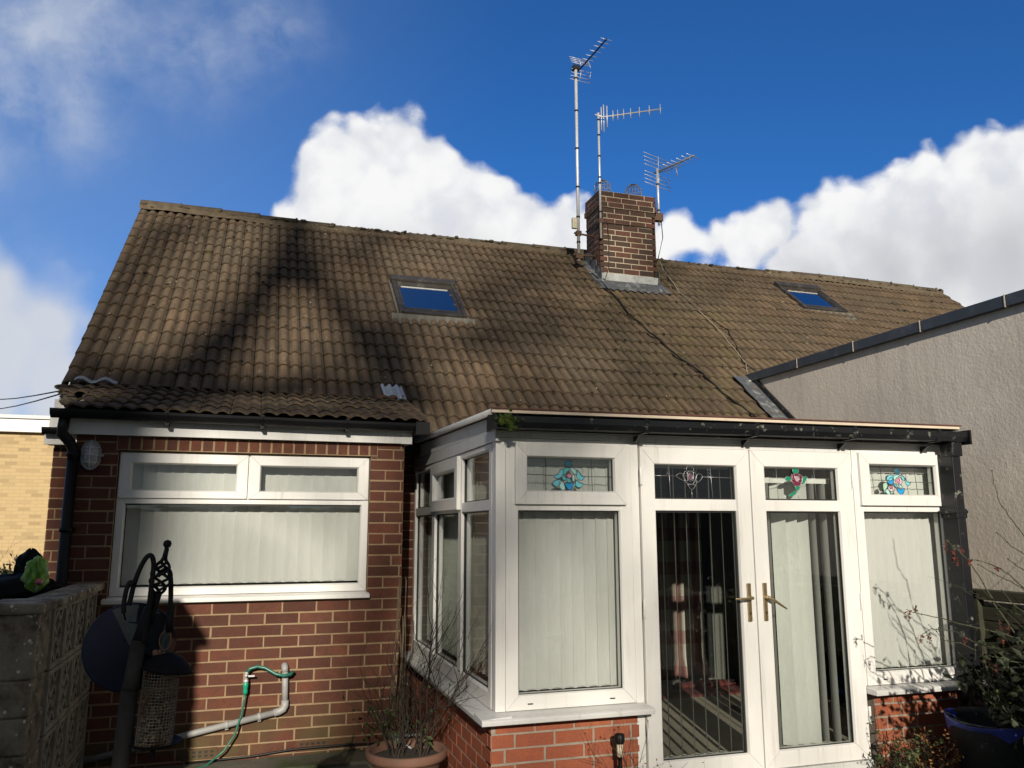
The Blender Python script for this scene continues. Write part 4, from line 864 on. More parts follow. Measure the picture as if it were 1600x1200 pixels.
# ------------------------------------------------------------------ vertical blinds
def blinds(xs, z0, z1, y, ang, w_=.089, axis='y', label='', m='blind', rail=True, jit=2., seed=1, curl=.0045):
    random.seed(seed); x0 = xs[0]; root = thing('vertical_blind', (xs[0], y, z0) if axis == 'y' else (y, xs[0], z0), label, 'blind')
    s = MB()
    for x in xs:
        a = math.radians((ang(x) if callable(ang) else ang)+random.uniform(-jit, jit)); h = w_/2; ca, sa = math.cos(a), math.sin(a); vs = []; n = 5; nz = 5
        for iz in range(nz):
            z = z0+(z1-z0)*iz/(nz-1); tw = random.uniform(-.02, .02)
            for k in range(n):
                q = -h+w_*k/(n-1); b_ = curl*math.cos(math.pi*q/w_)
                px_, py_ = q*math.cos(a+tw)-b_*sa, q*math.sin(a+tw)+b_*ca
                vs.append((x+px_, y+py_, z) if axis == 'y' else (y+py_, x+px_, z))
        s.add(vs, [(i*n+k, i*n+k+1, (i+1)*n+k+1, (i+1)*n+k) for i in range(nz-1) for k in range(n-1)], 0, None, True)
    s.build('slats', m, root)
    if rail:
        s = MB(); a, b = min(xs)-.05, max(xs)+.05
        if axis == 'y': s.box(a, b, y-.02, y+.02, z1+.002, z1+.035)
        else: s.box(y-.02, y+.02, a, b, z1+.002, z1+.035)
        s.build('headrail', 'upvc', root)
    s = MB(); srt = sorted(xs); pts = []
    for a, b in zip(srt, srt[1:]):
        for q in (0, .5): pts.append((a+(b-a)*q, z0+.012-(.012 if q else 0)))
    s.tube([(p_[0], y-.012, p_[1]) if axis == 'y' else (y-.012, p_[0], p_[1]) for p_ in pts], .0012, 4); s.build('bottom_chain', 'upvc', root)
def rng(a, b, st): return [a+st*i for i in range(int((b-a)/st)+1)]
blinds(rng(-.745, .80, .0865), -.37, .47, WY+.13, 4, label='pale vertical blind drawn across the wide brick-bay window', seed=2)
blinds(rng(1.455, 2.06, .074), -.88, .36, CY+.115, 5, label='pale closed vertical blind behind the big pane left of the glass doors', seed=3, jit=2)
blinds(rng(3.79, 4.46, .066), -.88, .36, CY+.115, -9, label='pale closed vertical blind in the far right pane beside the black downpipe', seed=4, jit=2)
blinds(rng(2.30, 2.86, .082), -1.30, .36, CY+.14, lambda x: math.degrees(math.atan2(4.5, x))+1.5, label='open vertical blind turned edge-on behind the left glass door', seed=5, jit=1.6)
blinds(rng(3.03, 3.60, .085), -1.30, .28, CY+.14, lambda x: 78 if x < 3.15 else (-44 if x < 3.38 else 80), label='half-turned vertical blind behind the right glass door', seed=6, jit=5)
blinds(rng(4.56, 6.6, .078), -.87, .43, SX+.13, -34, label='turned vertical blind along the side windows of the conservatory', axis='x', seed=7, m='blind_dim')
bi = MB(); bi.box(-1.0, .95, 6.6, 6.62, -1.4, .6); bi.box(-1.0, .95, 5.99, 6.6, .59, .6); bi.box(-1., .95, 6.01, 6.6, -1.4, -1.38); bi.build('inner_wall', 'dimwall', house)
# ------------------------------------------------------------------ bulkhead light
bl = thing('bulkhead_light', (-1.003, BY, .47), 'oval caged outdoor light on the brick beside the black downpipe', 'wall light')
def oval(w_, h_, n=28): return [((w_*math.copysign(min(1, abs(math.cos(t_))*1.12), math.cos(t_))), h_*math.copysign(abs(math.sin(t_))**1.05, math.sin(t_))) for t_ in [2*math.pi*k/n for k in range(n)]]
lx, lz = -1.003, .472; s = MB(); ov = oval(.052, .092); s.prism([(lx+a, BY-.006, lz+b_) for a, b_ in ov], (0, -.03, 0)); s.tube([(lx+a*1.06, BY-.038, lz+b_*1.03) for a, b_ in ov], .0045, 6, closed=True)
s.box(lx+.05, lx+.075, BY-.03, BY-.01, lz-.008, lz+.008); s.box(lx-.07, lx-.05, BY-.03, BY-.01, lz-.008, lz+.008); s.build('housing', 'dull', bl)
s = MB(); vs = [(lx, BY-.075, lz)]; rings = []
for i, q in enumerate((.98, .8, .5)):
    for a, b_ in oval(.046*q, .083*q): vs.append((lx+a, BY-.04-.033*(1-q**2)**.5 if i else BY-.036, lz+b_))
n = 28; s.add(vs, [(0, 1+2*n+k, 1+2*n+(k+1) % n) for k in range(n)]+[(1+r*n+k, 1+r*n+(k+1) % n, 1+(r+1)*n+(k+1) % n, 1+(r+1)*n+k) for r in range(2) for k in range(n)], 0, .5, True); s.build('lens', mat('dusty_glass', (.36, .37, .37), .25, var=.4, vs=25), bl)
s = MB()
for z in (-.048, .0, .048): s.tube([(lx+.052*math.cos(t_), BY-.035-.048*math.sin(t_), lz+z) for t_ in [math.pi*k/10 for k in range(11)]], .0026, 5)
s.tube([(lx, BY-.035-.05*math.sin(t_), lz+.092*math.cos(t_)) for t_ in [math.pi*k/12 for k in range(13)]], .0026, 5); s.build('cage', 'metal', bl)
# ------------------------------------------------------------------ waste pipe, hose, air bricks, plinth
s = MB(); PY = BY-.045
s.tube([(.275, BY+.01, -.905), (.275, BY-.03, -.905), (.277, PY, -.915), (.279, PY, -.94)], .0225, 12); s.tube([(.279, PY, -.93), (.287, PY, -1.14)], .0205, 12)
s.tube([(.287, PY, -1.12), (.287, PY, -1.155), (.278, PY, -1.175), (.255, PY, -1.187), (.22, PY, -1.196)], .0245, 12); s.tube([(.24, PY, -1.191), (-.9, PY, -1.405)], .0205, 12)
for x in (.12, -.08, -.6): s.tube([(x, PY, -1.191-(.24-x)*.1877), (x+.02, PY, -1.191-(.22-x)*.1877)], .0245, 12); s.box(x, x+.02, PY, BY-.005, -1.20-(.24-x)*.1877-.02, -1.19-(.24-x)*.1877+.01)
s.build('waste_pipe', 'pipe', house)
hs = thing('garden_hose', (.03, 5.85, -1.0), 'green garden hose with tap connector looped over the grey waste pipe', 'hose')
s = MB(); s.tube([(.33, 5.845, -.935), (.31, 5.83, -.952), (.27, 5.815, -.955), (.22, 5.83, -.945), (.15, 5.85, -.905), (.10, 5.855, -.895), (.055, 5.85, -.905), (.035, 5.85, -.93)], .0105, 10)
s.tube([(.034, 5.85, -1.06), (.030, 5.85, -1.10), (.018, 5.845, -1.18), (-.02, 5.84, -1.31), (-.08, 5.835, -1.40), (-.18, 5.82, -1.475), (-.32, 5.70, -1.485), (-.6, 5.4, -1.488)], .0064, 8); s.build('hose_pipe', 'hose', hs)
s = MB(); s.tube([(.035, 5.85, -.925), (.033, 5.85, -.975)], .012, 10); s.tube([(.033, 5.85, -.94), (.033, 5.815, -.945)], .009, 8); s.lathe((.033, 5.85, -.99), [(.0, .02), (.016, .016), (.016, .0), (0, 0)], 10); s.box(.035, .085, 5.835, 5.845, -.955, -.945); s.build('tap', 'metal', hs)
s = MB(); s.lathe((.033, 5.85, -1.065), [(.0, 0), (.012, .002), (.016, .02), (.013, .04), (.0165, .045), (.0165, .07), (.011, .078), (0, .078)], 14); s.build('hose_connector', 'hoseplug', hs)
for (x0, z0) in ((-.335, 0), (.37, 0)):
    s = MB(); a = ZM+math.floor((-1.395-ZM)/.075)*.075+.004
    s.box(x0, x0+.215, BY-.008, BY+.003, a, a+.067); o = s.build('air_brick', 'brick', house)
    h = MB()
    for r_ in range(2):
        for k in range(5): h.box(x0+.028+k*.036, x0+.048+k*.036, BY-.0095, BY-.004, a+.014+r_*.024, a+.028+r_*.024)
    h.build('vent_hole', 'gasket', o)
s = MB(); s.obox((-.62, 5.30, -1.5), (.22, .02, 0), (-.01, .10, 0), (0, 0, .07)); s.build('loose_brick', 'brick_o', label='single loose orange brick on the slabs below the grey pipe', cat='brick', bevel=.004)
s = MB(); s.box(-1.0, 1.24, 5.62, 5.906, -1.6, -1.475); s.build('plinth', 'stone', house, bevel=.012)
s = MB(); s.tube([(-.3, 5.885, -1.468), (.1, 5.88, -1.455), (.35, 5.885, -1.435), (.7, 5.88, -1.43), (1.0, 5.87, -1.44)], .007, 6); s.build('ground_cable', 'cable_b', label='thin black cable along the foot of the brick bay', cat='cable')
# ------------------------------------------------------------------ roof cables and aerials
def roofcable(pts, name, m, r, lab):
    s = MB(); s.tube([onRoof(*p)+RN*.052 for p in pts], r, 5); s.build(name, m, label=lab, cat='cable')
random.seed(1)
def wob(pts, n=4, a=1.5):
    out = []
    for p, q in zip(pts, pts[1:]):
        for k in range(n): out.append((p[0]+(q[0]-p[0])*k/n+random.uniform(-a, a), p[1]+(q[1]-p[1])*k/n+random.uniform(-a, a)*.4))
    return out+[pts[-1]]
roofcable(wob([(924, 432), (948, 456), (985, 500), (1040, 548), (1064, 568), (1095, 590), (1122, 617), (1148, 636), (1185, 663)]), 'aerial_cable', 'cable_b', .009, 'thick black cable running down the tiles from the left of the chimney')
roofcable(wob([(1027, 408), (1034, 425), (1060, 462), (1105, 505), (1130, 532), (1152, 560), (1163, 575), (1165, 588)], 3, .8), 'aerial_cable', 'cable_w', .005, 'thin pale cable running down the tiles from the right of the chimney')
roofcable(wob([(1031, 412), (1050, 455), (1090, 490), (1135, 522), (1150, 548), (1158, 570), (1180, 588)], 3, 1.2), 'aerial_cable', 'cable_b', .005, 'thin black cable on the tiles beside the pale cable')
AY = 9.52
def mast(x, y, z0, z1, r, root, rings=()):
    s = MB(); s.tube([(x, y, z0), (x, y, z1)], r, 10); s.build('mast', 'metal', root)
    for z in rings: s = MB(); s.tube([(x, y, z), (x, y, z+.022)], r*1.25, 10); s.build('tape_band', 'cable_b', root)
a1_ = thing('tv_aerial', (3.95, AY, 3.5), 'tallest of the three rooftop aerials, on a long mast left of the chimney', 'aerial', 'television aerials on the chimney')
b0 = onY(904, 408, AY); t0 = onY(900, 106, AY); mx_ = (b0.x+t0.x)/2
mast(mx_, AY, b0.z, t0.z, .021, a1_, [t0.z-.17, t0.z-.65, t0.z-1.2, t0.z-1.75, b0.z+.25, b0.z+.6])
s = MB(); zb = onY(905, 365, AY).z; s.tube([(mx_-.06, AY, zb), (chX0+.01, AY, zb-.02)], .014, 8); s.tube([(mx_-.08, AY, b0.z+.08), (chX0+.01, AY, b0.z+.09)], .016, 8); s.box(mx_-.05, mx_+.05, AY-.035, AY+.035, b0.z+.03, b0.z+.10); s.box(mx_-.035, mx_+.035, AY-.03, AY+.03, zb-.03, zb+.03)
s.build('wall_bracket', 'rust', a1_)
s = MB(); s.box(mx_-.10, mx_-.03, AY-.05, AY+.0, zb+.05, zb+.20); s.build('amplifier_box', 'ivory', a1_, bevel=.01)
z_ = t0.z+.03; p0 = onZ(906, 108, z_); p1 = onZ(950, 62, z_)
if (p1-p0).length > 1.3: p1 = p0+(p1-p0).normalized()*1.3
p1 = p0+(p1-p0).normalized()*.72+V3((0, 0, .03)); dr = (p1-p0).normalized(); pe = dr.cross(V3((0, 0, 1))).normalized()
s = MB(); s.tube([p0-dr*.05, p1], .011, 6); s.box(mx_-.04, mx_+.05, AY-.03, AY+.05, t0.z-.03, t0.z+.03); s.tube([V3((mx_, AY, t0.z)), p0], .013, 6); s.build('boom', 'blackclean', a1_)
def rod(a, b, r, root, name='rod'): q_ = MB(); q_.tube([a, b], r, 5); q_.build(name, 'metal', root)
for q in (.2, .32, .45, .6, .75, .88, .99): c_ = p0+(p1-p0)*q; rod(c_-pe*.085, c_+pe*.085, .0035, a1_)
rc = p0+dr*.04; un = pe.cross(dr)
for sg in (1, -1):
    for k in range(4): c_ = rc+un*sg*(.05+.04*k)-dr*(.02*k); rod(c_-pe*.15, c_+pe*.15, .0035, a1_)
    for q in (-.15, 0.): rod(rc+un*sg*.03+pe*q, rc+un*sg*.18+pe*q-dr*.06, .004, a1_, 'reflector_bar')
a2_ = thing('tv_aerial', (4.25, 9.34, 3.7), 'middle aerial with a straight level boom pointing right, mast on the chimney front corner', 'aerial', 'television aerials on the chimney')
A2 = 9.31; b0 = onY(938, 372, A2); t0 = onY(936, 180, A2); mx_ = (b0.x+t0.x)/2; mast(mx_, A2, b0.z, t0.z+.03, .015, a2_, [t0.z-.08, t0.z-.30, t0.z-.6, t0.z-.9, b0.z+.35, b0.z+.75])
s = MB(); zb = onY(940, 345, A2).z; s.tube([(mx_-.03, A2+.02, zb), (chX1-.02, chY0-.008, zb+.0)], .006, 6); s.tube([(mx_, A2+.02, zb), (chX0-.02, chY0+.02, zb), (chX0-.012, chY1, zb+.02)], .008, 6); s.box(mx_-.03, mx_+.03, A2-.02, chY0-.002, zb-.03, zb+.03); s.build('wall_bracket', 'rust', a2_)
p0 = onY(942, 183, A2); p1 = onY(1027, 177, A2); p1 = p0+V3(((p1-p0).x, -.12, (p1-p0).z+.0)); s = MB(); s.tube([V3((mx_-.05, A2, t0.z)), p0, p1], .010, 6); s.build('boom', 'metal', a2_)
s = MB(); U_ = V3((.1, 0, 1)).normalized()
for q in (.17, .25, .35, .47, .62, .79, .98, ): c_ = p0+(p1-p0)*q; rod(c_-V3((0, 0, .075)), c_+V3((0, 0, .075)), .006, a2_)
for q, h_ in ((.0, .17), (.04, .20), (.07, .155)): c_ = p0+(p1-p0)*q+V3((0, .05*(q < .05), 0)); rod(c_-V3((0, 0, h_)), c_+V3((0, 0, h_)), .008, a2_)
a3_ = thing('tv_aerial', (5.1, 9.4, 4.0), 'lowest aerial, bristling with rods, on the right side of the chimney', 'aerial', 'television aerials on the chimney')
A3 = 9.45; b0 = onY(1030, 352, A3); t0 = onY(1027, 268, A3); mx_ = (b0.x+t0.x)/2; mast(mx_, A3, b0.z, t0.z+.04, .017, a3_, [b0.z+.2, t0.z-.2])
s = MB(); s.box(chX1+.0, mx_+.04, A3-.05, A3+.03, b0.z+.05, b0.z+.16); s.build('wall_bracket', 'rust', a3_)
p0 = onY(1029, 268, A3); z_ = p0.z; p1 = onZ(1085, 243, z_); dr = (p1-p0); dr = dr.normalized()*min(dr.length, .95); p1 = p0+dr; dr = dr.normalized(); pe = dr.cross(V3((0, 0, 1))).normalized()
s = MB(); s.tube([p0-dr*.08, p1], .012, 6); s.tube([p0+dr*.3, p0+dr*.33-V3((0, 0, .2))], .007, 5); s.tube([p0-V3((0, 0, .02)), p0+dr*.2-V3((0, 0, .05)), p0+dr*.45], .006, 5); s.build('boom', 'dull', a3_)
s = MB(); un = V3((0, 0, 1))
for q in (.3, .42, .54, .68, .82, .96): c_ = p0+(p1-p0)*q; rod(c_-pe*.13, c_+pe*.13, .0045, a3_)
for sg in (1, -1):
    for k in range(4): c_ = p0-dr*.02+un*sg*(.05+.055*k); rod(c_-pe*.27, c_+pe*.27, .0045, a3_)
    rod(p0+un*sg*.02, p0+un*sg*.22, .006, a3_, 'reflector_bar')
s = MB(); s.tube([(mx_+.02, A3-.02, b0.z+.1), (mx_+.01, 9.38, b0.z-.2), (chX1+.02, 9.33, b0.z-.5), onRoof(1027, 408)+RN*.05], .006, 5); s.build('aerial_cable', 'cable_b', label='dark cable dropping from the right aerial down the chimney side', cat='cable')
s = MB(); s.tube([(chX0+.10, chY0-.012, 3.98), (chX0+.12, chY0-.012, 3.7), (chX0+.11, chY0-.012, 3.35), (chX0+.05, chY0-.03, 3.18), onRoof(930, 440)+RN*.05], .006, 5); s.build('aerial_cable', 'cable_b', label='black cable hanging down the left of the chimney front', cat='cable')
for i, (y0, y1, lab) in enumerate(((607, 611, 'upper of the thin overhead wires crossing the sky to the left eave'), (628, 616, 'lower of the thin overhead wires crossing the sky to the left eave'))):
    s = MB(); a = onY(-60, y0, 16); b = onY(93, y1, 6.8); s.tube([a+(b-a)*(k/8)-V3((0, 0, .12*math.sin(math.pi*k/8))) for k in range(9)], .006, 5); s.build('overhead_wire', 'cable_b', label=lab, cat='wire', group='overhead wires')
# ------------------------------------------------------------------ pierced block wall, pier
sw = thing('pierced_block_wall', (-.9, 5.2, GZ), 'patterned pierced concrete block screen wall running to the brick bay', 'garden wall')
random.seed(12); WX = -.885; by0 = 4.62
for r_ in range(4):
    for k in range(4):
        y0 = by0+.30*k; z0 = -.38-.30*(r_+1)+.0; m = MB(); w_, th = .292, .085; yy, zz = y0+.004, z0+.004
        X_ = lambda a, b_, c_, d_: m.box(WX-th, WX, yy+a, yy+b_, zz+c_, zz+d_)
        X_(0, w_, 0, .022); X_(0, w_, w_-.022, w_); X_(0, .022, .022, w_-.022); X_(w_-.022, w_, .022, w_-.022)
        for (p_, q_) in (((.02, .02), (.27, .27)), ((.02, .27), (.27, .02)), ((.146, .02), (.02, .146)), ((.146, .02), (.27, .146)), ((.146, .27), (.02, .146)), ((.146, .27), (.27, .146))):
            a = V3((WX-.012, yy+p_[0], zz+p_[1])); b = V3((WX-.012, yy+q_[0], zz+q_[1])); dd = (b-a).normalized(); nn = V3((0, -dd.z, dd.y))*.011
            jit_ = random.uniform(0, .004); m.prism([a-nn, b-nn, b+nn, a+nn], (-(th-.03)+jit_, 0, 0))
        m.build('pierced_block', 'concrete_d', sw, bevel=.002)
m = MB(); m.box(WX-.14, WX+.035, 4.60, 5.24, -.378, -.335); m.box(WX-.14, WX+.035, 5.25, 5.84, -.378, -.337); m.build('coping', 'concrete', sw, bevel=.01)
pr_ = thing('block_pier', (-1.0, 4.45, GZ), 'lichen-spotted square concrete pier at the lower left', 'pier')
m = MB()
zt_ = -.385
for h_ in (.29, .16, .16, .2, .2, .2): m.box(-1.10+random.uniform(-.002, .002), -.895, 4.32+random.uniform(-.002, .002), 4.60, zt_-h_+.005, zt_); zt_ -= h_
m.box(-1.09, -.90, 4.33, 4.59, -1.55, -.39); m.build('pier_blocks', 'concrete', pr_, bevel=.008)
m = MB(); m.box(-1.12, -.87, 4.30, 4.61, -.383, -.332); m.build('pier_cap', 'concrete', pr_, bevel=.012)
m = MB()
for (a, b, z0, z1) in ((-2.6, -1.11, -1.5, -.46), (-2.6, -1.115, -.455, -.35)): m.box(a, b, 4.42, 4.58, z0, z1)
m.build('garden_wall', 'concrete', label='low rough concrete garden wall left of the square pier', cat='garden wall', bevel=.012)
# ------------------------------------------------------------------ far building, hedge, bags
fb = thing('yellow_brick_building', (-6, 20, GZ), 'pale yellow brick flat-roofed building with white fascia behind the house corner', 'building')
YB = bpy.data.materials.new('yellow_brick'); YB.use_nodes = True; t_ = NT(YB.node_tree); b_ = YB.node_tree.nodes['Principled BSDF']
co = t_.n('ShaderNodeNewGeometry').outputs['Position']; sp3 = t_.n('ShaderNodeSeparateXYZ'); t_.put(sp3.inputs[0], co); cx_ = t_.n('ShaderNodeCombineXYZ'); t_.put(cx_.inputs[0], sp3.outputs[0]); t_.put(cx_.inputs[1], sp3.outputs[2])
bt = t_.n('ShaderNodeTexBrick'); bt.offset = .5; t_.put(bt.inputs['Vector'], cx_.outputs[0]); bt.inputs['Scale'].default_value = 1; bt.inputs['Brick Width'].default_value = .225; bt.inputs['Row Height'].default_value = .075; bt.inputs['Mortar Size'].default_value = .005; bt.inputs['Bias'].default_value = -.62
bt.inputs['Color1'].default_value = (.50, .37, .19, 1); bt.inputs['Color2'].default_value = (.10, .055, .03, 1); bt.inputs['Mortar'].default_value = (.38, .29, .17, 1); t_.put(b_.inputs['Base Color'], bt.outputs[0]); b_.inputs['Roughness'].default_value = .9
m = MB(); m.box(-11, -1, 20, 28, -1.6, 2.06); m.build('wall', YB, fb)
m = MB(); m.box(-11.1, -.9, 19.85, 28.1, 2.06, 2.34); m.build('fascia_board', 'upvc', fb); m = MB(); m.box(-11.12, -.88, 19.8, 28.15, 2.345, 2.42); m.build('roof', 'dull', fb)
def twigs(mb, base, n, L0, spread, r0=.006, up=.8, depth=3, seed=0, mi=0, bias=(0, 0, 0), wander=.25, leafcb=None):
    rs = random.Random(seed)
    def br(p, d, L_, r, dep):
        k = max(3, int(L_/.05)); pts = [p]; q = V3(p); dd = V3(d).normalized()
        for i in range(k):
            dd = (dd+V3((rs.uniform(-1, 1), rs.uniform(-1, 1), rs.uniform(-1, 1)))*wander+V3(bias)*.15).normalized(); q = q+dd*(L_/k); pts.append(V3(q))
            if dep > 0 and i > 0 and rs.random() < .62:
                e = (dd+V3((rs.uniform(-1, 1), rs.uniform(-1, 1), rs.uniform(-.3, 1)))*.9).normalized(); br(q, e, L_*rs.uniform(.3, .55), r*.55, dep-1)
            if leafcb: leafcb(q, dd, rs, dep)
        mb.tube(pts, [r*(1-.75*i/k) for i in range(k+1)], 5 if r > .004 else 3, mi, cap=False)
    for i in range(n):
        a = rs.uniform(0, 2*math.pi); dd = V3((math.cos(a)*spread, math.sin(a)*spread, up)); br(V3(base)+V3((rs.uniform(-1, 1), rs.uniform(-1, 1), 0))*.04, dd, L0*rs.uniform(.6, 1.1), r0*rs.uniform(.7, 1.1), depth)
def leafquad(mb, p, size, rs, mi=0, long=1.6):
    n = V3((rs.uniform(-1, 1), rs.uniform(-1, 1), rs.uniform(-.3, 1))).normalized(); a = n.orthogonal().normalized(); a = a*math.cos(1)+n.cross(a)*math.sin(1); b = n.cross(a)
    p = V3(p); s_ = size; mb.add([p, p+a*s_*long*.5+b*s_*.4+n*s_*.1, p+a*s_*long, p+a*s_*long*.5-b*s_*.4+n*s_*.1], [(0, 1, 2, 3)], mi, rs.random())
# bare hedge by the far building
hg = thing('bare_hedge', (-2.3, 8.2, GZ), 'tangled bare hedge below the yellow brick wall', 'hedge')
m = MB(); lf = MB()
for i in range(16): twigs(m, (-3.3+i*.11, 8.3+random.uniform(-.3, .3), -1.45), 3, 1.15, .35, .009, seed=100+i, leafcb=lambda q, d_, rs, dep: (leafquad(lf, q, .028, rs) if rs.random() < .35 and q.z < -.25 else None))
m.build('branches', 'twig', hg); lf.build('leaves', 'leaf_d', hg)
hm = MB(); rs = random.Random(5)
for i in range(2600): leafquad(hm, (rs.uniform(-3.6, -1.75), rs.uniform(7.9, 8.7), -1.4+1.05*rs.random()**.7), .05, rs)
hm.build('hedge_mass', 'leaf_d', hg)
m = MB(); c_ = onY(55, 900, 5.35)
def sack(mb, c, rx, ry, rz, seed, fold=.16):
    rs = random.Random(seed); A, B_ = 30, 20; vs = []; f1, f2 = rs.uniform(0, 6), rs.uniform(0, 6)
    for i in range(B_):
        ph = math.pi*(i+.3)/(B_-.4)
        for k in range(A):
            th = 2*math.pi*k/A; q = 1+fold*math.sin(th*5+f1+ph*3)*math.sin(ph*2+.4)+fold*.6*math.sin(th*9+f2-ph*5)+rs.uniform(-.03, .03)
            vs.append(V3(c)+V3((rx*math.sin(ph)*math.cos(th)*q, ry*math.sin(ph)*math.sin(th)*q, rz*math.cos(ph)*(1+fold*.4*math.sin(th*3+f2)))))
    mb.add(vs, [(i*A+k, (i+1)*A+k, (i+1)*A+(k+1) % A, i*A+(k+1) % A) for i in range(B_-1) for k in range(A)]+[tuple(range(A)), tuple(range((B_-1)*A, B_*A))[::-1]], 0, .5, True)
sack(m, onY(22, 925, 5.5), .25, .16, .10, 3); sack(m, onY(45, 893, 5.6), .075, .08, .13, 4); 
m.build('bin_bag', 'black_in', label='crumpled black bags heaped on the low wall by the pier', cat='bag')
m = MB(); m.box(-2.2, -1.12, 4.9, 5.85, -1.5, -.50); m.build('planter_box', 'concrete_d', label='dark raised block planter behind the low garden wall', cat='planter')
GM = bpy.data.materials.new('printed_plastic_bag'); GM.use_nodes = True; t_ = NT(GM.node_tree); co = t_.n('ShaderNodeTexCoord').outputs['Object']; cr = t_.n('ShaderNodeValToRGB'); t_.put(cr.inputs[0], t_.noise(co, 9, 2)); e = cr.color_ramp.elements; e[0].position = .35; e[0].color = (.12, .32, .02, 1); e[1].position = .62; e[1].color = (.55, .55, .48, 1); q = e.new(.5); q.color = (.25, .5, .06, 1)
t_.put(GM.node_tree.nodes['Principled BSDF'].inputs['Base Color'], cr.outputs[0]); GM.node_tree.nodes['Principled BSDF'].inputs['Roughness'].default_value = .3
m = MB(); sack(m, onY(57, 897, 5.1), .05, .05, .085, 8, .42); bg_ = m.build('compost_bag', GM, label='green and white plastic bag with a pink patch beside the black bags', cat='bag')
m = MB(); m.blob(onY(61, 909, 5.03), (.022, .02, .018)); m.build('pink_patch', mat('pink_plastic', (.5, .16, .17), .4), bg_)
# ------------------------------------------------------------------ bird feeder station
FY = 2.2; P_ = lambda x, y, dy_=0: onY(x, y, FY+dy_)
bf = thing('bird_feeder_pole', (-.25, FY, GZ), 'black iron bird feeder pole with hooks and a twisted basket finial', 'bird feeder pole')
m = MB(); top = P_(258, 880); lo = P_(214, 1010); m.tube([P_(236, 950), lo], .0155, 12); m.tube([P_(247, 925), P_(232, 975)], .010, 8); m.build('upper_pole', 'iron', bf)
m = MB(); m.tube([P_(217, 1000), P_(205, 1070), P_(203, 1078)], [.0165, .0195, .0205], 12); m.tube([P_(203, 1075), P_(186, 1215), P_(170, 1400)], .0195, 12); m.build('lower_pole', 'galv', bf)
m = MB(); f0 = P_(246, 930); f1 = P_(257, 872); ax = (f1-f0); L_ = ax.length; ax.normalize(); e1 = ax.orthogonal().normalized(); e2 = ax.cross(e1)
for k in range(4):
    pts = []
    for i in range(25): q = i/24; rr = .003+.021*math.sin(math.pi*q**.9)**1.0; th = 2*math.pi*(k/4+q*1.1); pts.append(f0+ax*L_*q+(e1*math.cos(th)+e2*math.sin(th))*rr)
    m.tube(pts, .0038, 6)
m.tube([f1-ax*.004, P_(261, 856)], [.0065, .0055], 8); m.lathe(P_(261.5, 850), [(0, -.0105), (.0075, -.0075), (.0105, 0), (.0075, .0075), (0, .0105)], 14); m.build('basket_finial', 'iron', bf)
def cr_pts(pts, n=6):
    out = []; P2 = [pts[0]]+pts+[pts[-1]]
    for i in range(1, len(P2)-2):
        for k in range(n):
            q = k/n; out.append(tuple(.5*((2*P2[i][j])+(-P2[i-1][j]+P2[i+1][j])*q+(2*P2[i-1][j]-5*P2[i][j]+4*P2[i+1][j]-P2[i+2][j])*q*q+(-P2[i-1][j]+3*P2[i][j]-3*P2[i+1][j]+P2[i+2][j])*q**3) for j in (0, 1)))
    return out+[pts[-1]]
m = MB(); hk = cr_pts([(224, 1005), (231, 960), (238, 905), (240, 880), (236, 868), (228, 872), (218, 890), (209, 915), (203, 940), (201, 945)])
m.tube([P_(x, y, -.03+.0004*abs(x-235)) for x, y in hk], .0058, 8)
hk = cr_pts([(209, 912), (203, 910), (198, 920), (194, 940), (193, 958)]); m.tube([P_(x, y, -.03) for x, y in hk], .0055, 8); m.build('left_hook', 'iron', bf)
m = MB(); hk = cr_pts([(246, 900), (258, 890), (265, 894), (267, 915), (266, 950), (263, 985)]); m.tube([P_(x, y, .02) for x, y in hk], .0058, 8); m.tube([P_(266, 955, .02), P_(264, 988, .02)], .0085, 8); m.build('right_hook', 'iron', bf)
fd = thing('seed_feeder', (-.18, FY, -.5), 'wire mesh seed feeder with black cap and tray hanging from the right hook', 'bird feeder')
ct = P_(254, 1037, .02); cbm = P_(240, 1162, .02); ax = (ct-cbm); L_ = ax.length; axn = ax.normalized(); e1 = V3((1, 0, 0)); e1 = (e1-axn*e1.dot(axn)).normalized(); e2 = axn.cross(e1); R_ = .041
m = MB(); n = 34
for k in range(n): th = 2*math.pi*k/n; o_ = (e1*math.cos(th)+e2*math.sin(th))*R_; m.tube([cbm+o_, ct+o_], .00075, 4, cap=False)
for i in range(27): c_ = cbm+ax*(i/26); m.tube([c_+(e1*math.cos(th)+e2*math.sin(th))*R_ for th in [2*math.pi*k/24 for k in range(24)]], .0009, 4, closed=True)
m.build('wire_mesh', mat('tarnished_wire', (.16, .145, .12), .5, .5, var=.4, vs=40, col2=(.09, .045, .025), f2=(.5, .65), s2=20), fd)
m = MB(); rs = random.Random(4)
for i in range(700): q = rs.random()**1.6*.62; a = rs.uniform(0, 6.28); rr = R_*.9*math.sqrt(rs.random()); m.blob(cbm+ax*q+(e1*math.cos(a)+e2*math.sin(a))*rr, rs.uniform(.002, .005), jit=.3)
m.build('seed', 'seed', fd, kind='stuff')
m = MB(); c_ = P_(262, 1040, .02); m.lathe(c_, [(0, .030), (.012, .029), (.03, .022), (.05, .006), (.062, -.008), (.060, -.011), (.045, -.004), (0, .0)], 28, ax=(axn+e1*.12).normalized()); m.build('cap', 'iron', fd)
m = MB(); m.lathe(cbm, [(0, -.002), (.048, -.004), (.062, .004), (.064, .008), (.060, .006), (.046, .0), (0, .001)], 28, ax=axn); m.tube([cbm-axn*.004, cbm-axn*.03], .006, 8); m.build('tray', 'iron', fd)
m = MB(); hc = P_(258, 1001, .02); m.tube([hc+V3((.013*math.cos(t_), .002, .022*math.sin(t_))) for t_ in [2*math.pi*k/18 for k in range(18)]], .0013, 5, closed=True)
